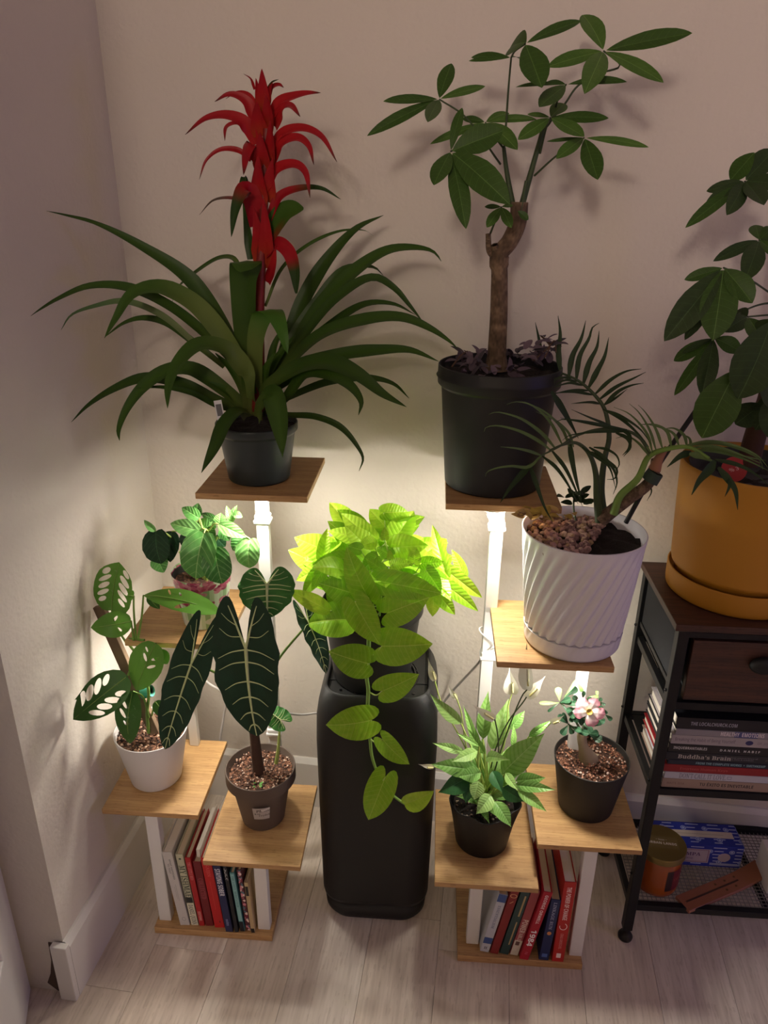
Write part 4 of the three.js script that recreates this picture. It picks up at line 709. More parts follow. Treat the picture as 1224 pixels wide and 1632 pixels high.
// ------------------------------------------------------------------ leafy tree in the yellow planter at the right
{
  const t = thing('potted_tree', 'leafy tree in a round yellow planter on the black rack', 'potted plant', V(0.49, 0.8045, 0.137));
  part(t, 'planter', lathe([[0.001, 0.03], [0.113, 0.03], [0.1145, 0.05], [0.1205, 0.053], [0.1225, 0.06], [0.1275, 0.14], [0.1335, 0.25], [0.1335, 0.257], [0.130, 0.257], [0.1255, 0.2], [0.001, 0.19]], 80), M.yellow);
  part(t, 'saucer', lathe([[0.001, 0], [0.121, 0], [0.1245, 0.003], [0.1255, 0.01], [0.1265, 0.044], [0.1245, 0.046], [0.1225, 0.044], [0.1215, 0.03], [0.001, 0.029]], 80), M.yellow);
  part(t, 'nursery_pot', potGeo(0.09, 0.119, 0.06, { th: 0.003 }).translate(0, 0.191, 0), M.nursery);
  part(t, 'soil', soilDisc(0.1, 0.222, 0.01, 19), M.darkSoil);
  const P = frame(0, 0, 1), R2 = frame(1020, 220, 3.265), rp = P(1170, 748, 0.155);
  const st = part(t, 'sticker', new THREE.CylinderGeometry(0.023, 0.023, 0.0012, 28).rotateX(Math.PI / 2), std({ color: 0xb01a20, roughness: 0.4 }), { pos: rp.clone().sub(t.base), rot: [-0.35, 0.05, 0.35] });
  part(st, 'print', new THREE.PlaneGeometry(0.03, 0.018).translate(0, 0, 0.0008), std({ map: canvasTex(128, 80, (g) => { g.fillStyle = '#b01a20'; g.fillRect(0, 0, 128, 80); g.fillStyle = '#e8b8b0'; g.font = 'bold 44px serif'; g.fillText('% 3', 24, 54); }), roughness: 0.4 }));
  setSeed(303);
  wpart(t, 'trunk', tube([P(1192, 740, 0.137), P(1205, 690, 0.137), P(1225, 630, 0.14), P(1240, 520, 0.14), P(1252, 380, 0.14), P(1258, 300, 0.14)], 0.02, 0.008, 30, 10), M.darkBark);
  const pm = (hub, z, tips, stem) => palmate(t, R2, treeMat, hub, z, tips, stem, { dark: moneyDark });
  pm([545, 225], 0.22, [[345, 277, 56, 0.2], [340, 342, 54, 0.24], [235, 468, 66, 0.27], [450, 402, 88, 0.29], [470, 220, 90, 0.2, [600, 70]], [700, 60, 110, 0.18], [645, 350, 100, 0.29], [760, 240, 90, 0.25]], [[640, 290, 0.19], [770, 420, 0.14]]);
  pm([620, 530], 0.24, [[600, 452, 74, 0.2], [380, 642, 60, 0.28], [545, 745, 108, 0.31], [690, 470, 60, 0.2], [700, 570, 60, 0.25], [740, 640, 70, 0.28]], [[690, 600, 0.2], [770, 680, 0.14]]);
  pm([435, 675], 0.3, [[230, 738, 58, 0.3], [125, 1058, 138, 0.34], [380, 1055, 168, 0.35], [232, 1052, 80, 0.3], [585, 860, 120, 0.33]], [[560, 730, 0.25], [700, 820, 0.17], [780, 860, 0.14]]);
  pm([385, 1040], 0.29, [[175, 1160, 66, 0.26], [178, 1340, 60, 0.28], [322, 1345, 92, 0.33], [525, 1112, 84, 0.3], [218, 1120, 32, 0.27]], [[540, 900, 0.22], [700, 860, 0.16], [780, 900, 0.14]]);
  pm([505, 1195], 0.36, [[322, 1562, 194, 0.37]], [[600, 1080, 0.28], [780, 980, 0.15]]);
  pm([690, 940], 0.36, [[510, 1358, 226, 0.38], [700, 1420, 190, 0.33], [495, 1490, 120, 0.24, [640, 1380, -0.11]], [620, 1010, 90, 0.34], [820, 1300, 180, 0.36]], [[740, 940, 0.25], [800, 960, 0.15]]);
  pm([760, 1280], 0.27, [[690, 1580, 190, 0.3], [860, 1500, 170, 0.3], [600, 1520, 120, 0.26]], [[800, 1200, 0.2], [830, 1180, 0.14]]);
  pm([560, 930], 0.24, [[430, 1010, 90, 0.28], [640, 1090, 120, 0.29], [500, 900, 70, 0.22]], [[700, 920, 0.18], [790, 930, 0.14]]);
  pm([780, 330], 0.18, [[880, 260, 90, 0.16], [860, 480, 110, 0.22], [720, 520, 100, 0.24], [930, 380, 90, 0.18]], [[790, 440, 0.15]]);
}

// ------------------------------------------------------------------ palm in the white ribbed pot
{
  const c = V(0.175, 0.75, 0.284), t = thing('potted_palm', 'small feather palm in a white pot with twisted ribs, tied to a dark stake', 'potted plant', c);
  const H = 0.221, rows = 60, seg = 160, ribbed = (y0, y1, rAt, depth, inner) => {
    const pos = [], idx = [], n = Math.round(rows * (y1 - y0) / H) + 4;
    for (let i = 0; i <= n; i++) { const y = y0 + (y1 - y0) * i / n; for (let j = 0; j <= seg; j++) { const a = j / seg * Math.PI * 2, fade = clamp((H - y) / 0.035) * clamp((y - 0.012) / 0.02), r = rAt(y) + depth * fade * (Math.cos(30 * (a + y * 4.4)) - 1) * 0.5; pos.push(r * Math.cos(a), y, r * Math.sin(a)); if (i < n && j < seg) { const p = i * (seg + 1) + j; idx.push(p, p + seg + 1, p + 1, p + 1, p + seg + 1, p + seg + 2); } } }
    const g = new THREE.BufferGeometry(); g.setAttribute('position', new THREE.Float32BufferAttribute(pos, 3)); g.setAttribute('uv', new THREE.Float32BufferAttribute(new Array(pos.length / 3 * 2).fill(0), 2)); g.setIndex(idx); g.computeVertexNormals(); return g;
  };
  const rAt = (y) => 0.085 + 0.022 * Math.pow(y / H, 0.9);
  part(t, 'pot', merge([ribbed(0.036, H, rAt, 0.0055), lathe([[0.107, H], [0.1055, H + 0.0015], [0.104, H], [0.1, 0.2], [0.086, 0.15], [0.001, 0.145]], seg)]), M.whitePot);
  part(t, 'saucer', merge([ribbed(0.006, 0.034, (y) => rAt(y) + 0.0006, 0.002), lathe([[0.001, 0], [0.078, 0], [0.084, 0.002], [0.0858, 0.006]], seg), lathe([[0.0892, 0.034], [0.086, 0.035], [0.001, 0.035]], seg)]), M.whitePot);
  part(t, 'soil', soilDisc(0.1, 0.197, 0.012, 29), M.darkSoil);
  setSeed(404);
  granules(t, 0.098, 0.203, 330, [0xb08a86, 0xc4a098, 0x8a6a68, 0xd4b8a4, 0x7a5a58, 0xa68a6a], [0.004, 0.008], 'pebbles', (x, z) => x < 0.02 - z * 0.35);
  const PA = frame(790, 500, 2.82), zc = 0.28;
  const stem = (pts, r0, r1, mat, n = 'cane') => wpart(t, n, tube(pts, r0, r1), mat ?? M.darkStem);
  stem([PA(465, 935, zc), PA(455, 820, zc), PA(450, 720, 0.29), PA(430, 650, 0.3), PA(400, 605, 0.31), PA(360, 580, 0.32), PA(300, 590, 0.34), PA(240, 615, 0.355)], 0.0072, 0.0014);
  stem([PA(490, 920, 0.25), PA(475, 800, 0.24), PA(490, 650, 0.23), PA(510, 560, 0.22), PA(490, 430, 0.2), PA(445, 365, 0.19), PA(370, 300, 0.18), PA(285, 262, 0.17)], 0.007, 0.0018);
  stem([PA(470, 930, zc), PA(520, 890, zc), PA(600, 830, zc), PA(680, 770, zc), PA(712, 720, zc), PA(722, 655, zc)], 0.0125, 0.0085, M.bark);
  stem([PA(530, 900, 0.29), PA(560, 820, 0.29), PA(640, 740, 0.3), PA(690, 640, 0.3), PA(760, 610, 0.31), PA(870, 600, 0.32), PA(960, 650, 0.34)], 0.0075, 0.0025, M.petiole);
  wpart(t, 'sheath', tube([PA(715, 700, 0.285), PA(735, 650, 0.285), PA(770, 600, 0.28)], 0.011, 0.004), std({ color: 0x9a6a50, roughness: 0.7 }));
  wpart(t, 'tie', tube([PA(692, 752, 0.285), PA(720, 712, 0.285)], 0.015, 0.014), std({ color: 0x35463a, roughness: 0.8 }));
  wpart(t, 'stake', tube([PA(585, 940, 0.27), PA(720, 700, 0.275), PA(935, 385, 0.285)], 0.0042), M.blackPlastic);
  const lf = (pts, w, z0, z1, mat) => wpart(t, 'leaflet', strap(trace(PA, pts, z0, z1), w / PA.s * pxm(PA(400, 500, z0)) * 1.25, { N: V(rr(-0.2, 0.2), 0.5, 0.85), fold: 0.35, m: 2, seg: 14, prof: (k) => Math.min(1, 0.4 + 3 * k) * Math.pow(clamp((1 - k) / 0.7), 0.8) + 0.02 }), mat ?? palmMat);
  // upper frond: leaflets of its upper side, then those of its lower side
  for (const [p, w] of [[[[290, 262], [282, 170], [290, 90], [280, 8]], 20], [[[205, 240], [200, 150], [178, 38]], 16], [[[328, 284], [345, 190], [385, 110], [405, 30]], 20], [[[362, 298], [378, 190], [420, 110], [435, 62], [465, 42]], 18], [[[394, 315], [420, 220], [455, 150], [465, 76]], 20], [[[418, 332], [455, 260], [490, 190], [508, 106]], 20], [[[445, 363], [520, 295], [590, 258], [655, 248]], 14], [[[465, 386], [540, 330], [620, 290], [675, 262]], 14], [[[486, 412], [550, 350], [610, 322], [665, 312]], 14], [[[484, 412], [540, 378], [592, 338]], 10]]) lf(p, w, p[0][0] < 210 ? 0.03 : 0.18, p[0][0] < 210 ? 0.03 : 0.15);
  for (const p of [[[300, 272], [270, 290], [262, 320]], [[340, 290], [300, 288], [262, 300]], [[365, 305], [310, 300], [262, 325]], [[390, 322], [330, 312], [258, 332]], [[420, 345], [340, 345], [252, 362]], [[440, 365], [350, 352], [250, 358]], [[470, 405], [420, 398], [340, 404]]]) lf(p, 11, 0.18, 0.24);
  // middle frond arching to the left over the black pot
  stem([PA(700, 640, 0.3), PA(640, 550, 0.31), PA(560, 520, 0.31), PA(460, 520, 0.32), PA(360, 550, 0.33), PA(280, 600, 0.35), PA(205, 637, 0.36)], 0.003, 0.0014, null, 'rachis');
  for (const [p, w, l] of [[[[270, 608], [210, 540], [120, 475], [50, 450], [0, 442], [-30, 452]], 13, 1], [[[245, 612], [190, 570], [100, 525], [0, 503], [-45, 512], [-52, 530]], 13, 1], [[[205, 637], [150, 618], [90, 605], [22, 598]], 12, 1], [[[205, 637], [150, 688], [70, 685], [0, 695], [-40, 712], [-46, 732]], 12, 1], [[[160, 675], [110, 730], [60, 790], [20, 850]], 24], [[[152, 680], [180, 760], [220, 870], [255, 935]], 18], [[[210, 640], [270, 690], [320, 760], [370, 855]], 14], [[[250, 612], [310, 690], [350, 770], [390, 865]], 15], [[[300, 590], [240, 480], [160, 410], [90, 396], [50, 408]], 11, 1], [[[330, 600], [300, 520], [220, 440], [130, 396]], 11, 1], [[[350, 600], [330, 540], [270, 480], [180, 440]], 10, 1],
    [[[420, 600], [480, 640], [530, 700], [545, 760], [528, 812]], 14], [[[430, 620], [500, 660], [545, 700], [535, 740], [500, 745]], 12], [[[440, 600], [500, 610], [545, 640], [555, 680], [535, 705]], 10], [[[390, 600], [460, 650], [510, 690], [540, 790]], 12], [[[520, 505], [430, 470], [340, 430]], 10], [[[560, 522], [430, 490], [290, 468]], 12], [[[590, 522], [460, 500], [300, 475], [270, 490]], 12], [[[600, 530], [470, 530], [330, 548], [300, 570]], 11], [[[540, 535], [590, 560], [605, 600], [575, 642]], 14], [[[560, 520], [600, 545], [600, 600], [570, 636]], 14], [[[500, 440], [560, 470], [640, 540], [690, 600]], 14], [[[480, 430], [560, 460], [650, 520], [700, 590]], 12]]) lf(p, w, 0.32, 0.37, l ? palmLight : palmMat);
  lf([[250, 350], [300, 430], [340, 500], [372, 560]], 26, 0.3, 0.26);
  lf([[330, 560], [340, 640], [360, 740], [388, 850]], 20, 0.31, 0.36);
  // right frond: arching leaflets above, drooping ones to the right
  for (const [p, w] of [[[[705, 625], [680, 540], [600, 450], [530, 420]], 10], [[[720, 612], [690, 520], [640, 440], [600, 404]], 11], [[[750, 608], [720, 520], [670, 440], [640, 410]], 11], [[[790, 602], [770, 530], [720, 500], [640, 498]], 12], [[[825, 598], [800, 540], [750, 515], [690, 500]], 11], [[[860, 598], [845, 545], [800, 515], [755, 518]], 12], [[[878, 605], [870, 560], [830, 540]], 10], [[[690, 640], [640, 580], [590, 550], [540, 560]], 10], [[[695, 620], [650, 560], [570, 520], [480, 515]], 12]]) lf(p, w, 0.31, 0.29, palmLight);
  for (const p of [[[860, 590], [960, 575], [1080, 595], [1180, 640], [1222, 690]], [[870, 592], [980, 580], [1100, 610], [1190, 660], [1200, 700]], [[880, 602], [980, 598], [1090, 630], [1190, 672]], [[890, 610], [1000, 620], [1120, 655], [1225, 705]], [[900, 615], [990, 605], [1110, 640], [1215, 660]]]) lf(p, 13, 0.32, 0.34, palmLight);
  lf([[985, 660], [960, 700], [915, 750], [880, 815]], 32, 0.34, 0.37); lf([[1000, 690], [1040, 740], [1075, 790], [1088, 882]], 26, 0.34, 0.37); lf([[1050, 740], [1050, 775], [1030, 822]], 14, 0.35, 0.37); lf([[880, 622], [830, 640], [770, 690]], 24, 0.32, 0.34); lf([[985, 655], [1090, 680], [1180, 730], [1225, 770]], 16, 0.34, 0.36);
  lf([[870, 630], [920, 640], [990, 670]], 24, 0.33, 0.34, palmLight); lf([[690, 760], [700, 800], [680, 840]], 6, 0.28, 0.3); lf([[620, 820], [632, 850], [618, 870]], 5, 0.28, 0.3);
  // weathered pale leaves and a small seedling on the soil
  for (let i = 0; i < 26; i++) { const b = PA(110 + rr(-30, 240), 890 + rr(0, 50) - 10, 0.3 + rr(-0.03, 0.03)); b.y = Math.max(b.y, 0.958); const d = V(rr(-1, 0.7), rr(-0.1, 0.35), rr(-0.6, 0.9)).normalize().multiplyScalar(rr(0.018, 0.034)); wpart(t, 'dry_leaf', leaf('ovate', b, b.clone().add(d), rr(0.010, 0.016), { rings: 2, fold: 0.4, N: V(0, 1, 0.4) }), dryMats[i % 3]); }
  for (let i = 0; i < 16; i++) { const b = PA(300 + rr(0, 110), 800 + rr(0, 60), 0.22), d = V(rr(-1, 1), rr(0, 0.4), rr(-0.3, 1)).normalize().multiplyScalar(rr(0.016, 0.026)); wpart(t, 'seedling_leaf', leaf('ovate', b, b.clone().add(d), 0.012, { rings: 2, N: V(0, 1, 0.5) }), palmMat); }
  wpart(t, 'seedling_stem', tube([PA(360, 930, 0.23), PA(350, 870, 0.22), PA(355, 800, 0.22)], 0.0018), M.darkStem);
}

// ------------------------------------------------------------------ lime green pothos on the air purifier
{
  const t = thing('potted_pothos', 'lime green trailing pothos in a black pot on top of the black air purifier', 'potted plant', V(-0.206, 0.5978, 0.236));
  part(t, 'pot', potGeo(0.078, 0.101, 0.17, { lip: 0.003, lh: 0.025 }), M.blackPlastic);
  part(t, 'soil', soilDisc(0.095, 0.155, 0.008, 33), M.darkSoil);
  const P3 = frame(440, 790, 3.497), P4 = frame(460, 1080, 3.796);
  setSeed(505);
  const crown = V(-0.206, 0.76, 0.24);
  const lf = (f, b, e, w, z0, z1, o = {}) => {
    const B = f(b[0], b[1], z0), T = f(e[0], e[1], z1);
    wpart(t, 'leaf', leaf(o.shape ?? 'heart', B, T, w / f.s * pxm(B) * 1.05, { fold: rr(0.05, 0.22), arch: rr(0.04, 0.14), ...o }), pothosMats[o.m ?? Math.floor(rnd() * 4)]);
    if (o.stem !== 0) { const s = o.stem ?? crown.clone().add(V(rr(-0.06, 0.06), rr(-0.01, 0.01), rr(-0.03, 0.05))); const m = s.clone().lerp(B, 0.6).add(V(0, o.sag ?? 0.015, 0.006)); wpart(t, 'petiole', tube([s, m, B], 0.0016, 0.0012, 8, 5), M.paleStem); }
  };
  // hidden and half hidden leaves that fill the crown
  for (let i = 0; i < 58; i++) {
    const a = rr(0, 6.283), el = rr(0.05, 1.35), R = rr(0.05, 0.125), d = V(Math.cos(a) * Math.cos(el), Math.sin(el) * 1.05, Math.sin(a) * Math.cos(el));
    const b = crown.clone().add(V(0, 0.035, -0.01)).addScaledVector(d, R), out = V(d.x * 1.3 + rr(-0.6, 0.6), rr(-0.35, 0.5), d.z + rr(-0.4, 0.5)).normalize(), L = rr(0.05, 0.075);
    const T = b.clone().addScaledVector(out, L);
    if (T.z < 0.06 || T.z > 0.375) continue;
    wpart(t, 'leaf', leaf('heart', b, T, L * rr(0.62, 0.8), { fold: rr(0.1, 0.35), arch: rr(0.05, 0.2), N: V(d.x * 0.7, 0.7, d.z * 0.6 + 0.35) }), pothosMats[Math.floor(rnd() * 4)]);
    if (i % 2) wpart(t, 'petiole', tube([crown.clone().add(V(rr(-0.05, 0.05), 0, rr(-0.04, 0.05))), crown.clone().addScaledVector(d, R * 0.6).add(V(0, 0.03, 0)), b], 0.0015, 0.0012, 8, 5), M.paleStem);
  }
  lf(P3, [525, 235], [365, 100], 112, 0.22, 0.2); lf(P3, [600, 95], [735, 92], 100, 0.19, 0.17); lf(P3, [622, 190], [522, 76], 118, 0.2, 0.17); lf(P3, [640, 238], [797, 166], 105, 0.22, 0.2);
  lf(P3, [650, 290], [845, 278], 140, 0.27, 0.28, { m: 2, arch: 0.25 }); lf(P3, [492, 250], [292, 196], 100, 0.25, 0.24); lf(P3, [262, 348], [286, 184], 74, 0.28, 0.26, { m: 2, fold: 0.5 });
  lf(P3, [312, 325], [105, 234], 158, 0.26, 0.25, { m: 2 }); lf(P3, [392, 345], [200, 388], 92, 0.29, 0.3); lf(P3, [262, 395], [114, 472], 96, 0.28, 0.28, { m: 2 }); lf(P3, [245, 420], [150, 556], 86, 0.3, 0.31); lf(P3, [275, 392], [198, 525], 70, 0.31, 0.33);
  lf(P3, [330, 520], [320, 630], 90, 0.32, 0.33, { m: 3 }); lf(P3, [470, 300], [400, 280], 70, 0.3, 0.3); lf(P3, [540, 260], [465, 280], 80, 0.28, 0.29, { m: 2 });
  lf(P3, [560, 340], [480, 420], 90, 0.3, 0.32, { m: 3 }); lf(P3, [640, 330], [560, 290], 70, 0.29, 0.28, { m: 3 });
  lf(P3, [478, 560], [243, 490], 172, 0.34, 0.35, { m: 3, arch: 0.1 });
  lf(P3, [516, 572], [394, 288], 158, 0.365, 0.34, { m: 1, N: V(-0.25, 0.3, 0.9) });
  lf(P3, [605, 240], [605, 176], 46, 0.3, 0.3, { m: 2 }); lf(P3, [636, 352], [632, 302], 36, 0.32, 0.32, { m: 2 });
  lf(P3, [602, 420], [500, 350], 64, 0.33, 0.32, { m: 1 }); lf(P3, [648, 388], [748, 372], 72, 0.31, 0.31, { m: 2 }); lf(P3, [768, 378], [776, 286], 74, 0.31, 0.29, { m: 2 }); lf(P3, [815, 378], [936, 372], 78, 0.29, 0.29); lf(P3, [820, 330], [905, 270], 110, 0.22, 0.18, { m: 3 });
  lf(P3, [938, 412], [872, 166], 76, 0.25, 0.2, { m: 2, fold: 0.4 }); lf(P3, [1042, 430], [980, 302], 64, 0.2, 0.19); lf(P3, [950, 418], [1146, 566], 94, 0.25, 0.26, { m: 2, arch: 0.2 }); lf(P3, [926, 486], [1124, 642], 84, 0.27, 0.28, { m: 1, arch: 0.25 }); lf(P3, [892, 540], [996, 662], 86, 0.3, 0.31, { m: 1 }); lf(P3, [880, 545], [872, 672], 86, 0.33, 0.34); lf(P3, [840, 420], [920, 540], 90, 0.31, 0.33); lf(P3, [860, 440], [960, 470], 76, 0.27, 0.27, { m: 3 });
  lf(P3, [590, 480], [922, 545], 150, 0.35, 0.35, { m: 1, arch: 0.14 });
  lf(P3, [302, 645], [68, 526], 96, 0.355, 0.36, { shape: 'ovate', m: 2, N: V(0, 0.7, 0.7) });
  lf(P3, [400, 690], [175, 714], 200, 0.355, 0.36, { m: 3, arch: 0.2 });
  lf(P3, [440, 592], [573, 822], 168, 0.38, 0.385, { m: 1, N: V(-0.1, 0.45, 0.9), stem: P3(560, 600, 0.35) });
  lf(P3, [618, 655], [850, 568], 176, 0.37, 0.365, { m: 1, N: V(0, 0.5, 0.86) });
  // the trailing vine in front of the purifier
  const vine = [P3(545, 640, 0.34), P3(520, 760, 0.355), P3(515, 900, 0.362), P3(505, 1010, 0.366), P4(482, 70, 0.368), P4(478, 190, 0.37), P4(492, 360, 0.372), P4(505, 480, 0.374), P4(545, 590, 0.376), P4(600, 680, 0.378), P4(650, 728, 0.38), P4(705, 765, 0.382)];
  wpart(t, 'vine', tube(vine, 0.0042, 0.0026, 60, 8), M.petiole);
  const v = (f, b, e, w, z0, z1, st, o = {}) => lf(f, b, e, w, z0, z1, { N: V(0, 0.3, 0.95), stem: st, sag: -0.004, arch: 0.12, ...o });
  v(P3, [590, 838], [868, 826], 212, 0.376, 0.38, P3(516, 890, 0.362), { m: 1 });
  v(P3, [512, 935], [297, 868], 190, 0.378, 0.38, P3(500, 990, 0.364), { m: 3 });
  v(P3, [592, 1088], [793, 996], 150, 0.378, 0.38, P3(520, 1095, 0.367), { m: 1 });
  v(P4, [500, 258], [230, 286], 205, 0.382, 0.39, P4(490, 370, 0.372), { m: 1, arch: 0.2 });
  v(P4, [568, 372], [728, 522], 124, 0.386, 0.4, P4(492, 370, 0.372), { m: 1, arch: 0.2 });
  v(P4, [585, 600], [484, 857], 172, 0.386, 0.394, P4(555, 600, 0.376), { m: 1 });
  v(P4, [700, 765], [878, 685], 120, 0.386, 0.394, 0, { m: 2, fold: 0.5, shape: 'ovate' });
}

// ------------------------------------------------------------------ green houseplant in the flowery sleeve
{
  const t = thing('potted_houseplant', 'bushy plant with veined oval leaves in a pot with flowery green and pink sleeve', 'potted plant', V(-0.55, 0.7, 0.25));
  part(t, 'pot', potGeo(0.042, 0.057, 0.108, { th: 0.002 }), M.nursery);
  const sl = []; for (const [r, y] of [[0.0436, 0.0006], [0.0586, 0.113]]) sl.push([r, y]);
  const sleeveTex = canvasTex(512, 256, (g, w, h) => {
    g.fillStyle = '#c4d6b4'; g.fillRect(0, 0, w, h); for (let x = 0; x < w; x += 32) { g.fillStyle = x % 64 ? '#8fb07c' : '#dfe8d4'; g.fillRect(x, 0, 18, h); }
    setSeed(6); for (let i = 0; i < 26; i++) { const x = i * 21 + rr(-8, 8), y = i % 3 === 2 ? rr(100, 190) : rr(14, 60); for (let k = 0; k < 18; k++) { g.fillStyle = ['#a8385a', '#c45a7a', '#8a2848', '#d88a9a'][k % 4]; g.globalAlpha = 0.8; g.beginPath(); g.ellipse(x + rr(-20, 20), y + rr(-22, 22), rr(6, 13), rr(7, 14), rr(0, 3), 0, 7); g.fill(); } }
    for (let i = 0; i < 4; i++) { g.fillStyle = '#5a2a5e'; g.beginPath(); g.ellipse(rr(0, w), rr(150, 200), 22, 26, 0, 0, 7); g.fill(); g.fillStyle = '#d8d8d0'; g.beginPath(); g.ellipse(rr(0, w), rr(200, 240), 30, 18, 0, 0, 7); g.fill(); } g.globalAlpha = 1;
  });
  part(t, 'sleeve', lathe([[0.0436, 0.0006], [0.0590, 0.113]], 64), std({ map: sleeveTex, roughness: 0.25, side: THREE.DoubleSide }));
  part(t, 'soil', soilDisc(0.052, 0.095, 0.006, 43), M.soil);
  const PE = frame(220, 790, 5.829); setSeed(606);
  const hub = PE(600, 420, 0.26), soil = V(-0.55, 0.79, 0.25);
  const lf = (b, e, w, z0, z1, mat, o = {}) => { const B = PE(b[0], b[1], z0), T = PE(e[0], e[1], z1); wpart(t, 'leaf', leaf(o.shape ?? 'ovate', B, T, w / PE.s * pxm(B) * 1.06, { fold: rr(0.1, 0.25), arch: 0.22, wave: 0.05, rings: 5, ...o }), mat); if (o.from) wpart(t, 'petiole', tube([PE(...o.from), B.clone().lerp(PE(...o.from), 0.4).add(V(0, 0.006, 0)), B], 0.002, 0.0014, 8, 6), M.paleStem); };
  for (const [x, y, z] of [[640, 335, 0.27], [740, 380, 0.25], [540, 220, 0.25], [380, 520, 0.25], [860, 250, 0.235]]) wpart(t, 'stem', tube([soil.clone().add(V(rr(-0.02, 0.02), 0, rr(-0.01, 0.015))), soil.clone().lerp(PE(x, y, z), 0.5).add(V(rr(-0.008, 0.008), 0.01, 0)), PE(x, y, z)], 0.0028, 0.002, 0, 7), M.paleStem);
  lf([315, 330], [300, 620], 200, 0.25, 0.27, pepDark, { from: [600, 400, 0.25] }); lf([180, 560], [240, 716], 160, 0.27, 0.28, pepMats[0], { from: [350, 500, 0.25] }); lf([165, 330], [215, 634], 262, 0.28, 0.3, pepDark, { shape: 'round', from: [350, 420, 0.25] });
  lf([745, 240], [590, 165], 76, 0.22, 0.2, pepMats[1], { from: [760, 300, 0.24] }); lf([720, 375], [812, 475], 120, 0.24, 0.24, pepDark); lf([985, 380], [880, 510], 150, 0.25, 0.26, pepMats[1], { from: [740, 280, 0.25] });
  lf([580, 330], [298, 258], 158, 0.27, 0.27, pepMats[2], { arch: 0.1, from: [640, 335, 0.27] }); lf([640, 315], [560, 230], 150, 0.26, 0.24, pepMats[0]); lf([680, 320], [690, 240], 110, 0.26, 0.25, pepMats[2]);
  lf([750, 265], [1005, 388], 132, 0.27, 0.27, pepMats[2], { arch: 0.14, from: [660, 320, 0.27] }); lf([760, 262], [770, 160], 112, 0.25, 0.24, pepMats[2]); lf([780, 300], [850, 420], 120, 0.25, 0.26, pepMats[1]);
  lf([570, 210], [405, 110], 120, 0.25, 0.25, pepMats[0], { from: [600, 330, 0.26] }); lf([545, 200], [560, 68], 110, 0.24, 0.23, pepMats[1], { from: [600, 330, 0.26] });
  lf([862, 240], [822, 92], 60, 0.235, 0.23, pepMats[2]); lf([870, 240], [922, 90], 74, 0.235, 0.23, pepMats[2]); lf([895, 170], [970, 202], 70, 0.235, 0.24, pepMats[0]);
  lf([160, 330], [56, 225], 64, 0.28, 0.28, pepMats[2], { fold: 0.5 });
  lf([1040, 402], [1035, 674], 236, 0.27, 0.29, pepMats[2], { shape: 'round', from: [800, 330, 0.26] });
  lf([712, 492], [782, 818], 262, 0.3, 0.32, pepMats[1], { shape: 'round', from: [640, 400, 0.27] });
  lf([612, 348], [536, 772], 314, 0.29, 0.32, pepMats[0], { shape: 'round', from: [650, 330, 0.27] });
  lf([470, 330], [470, 520], 150, 0.27, 0.28, pepDark); lf([640, 300], [720, 420], 140, 0.26, 0.27, pepMats[1]);
}

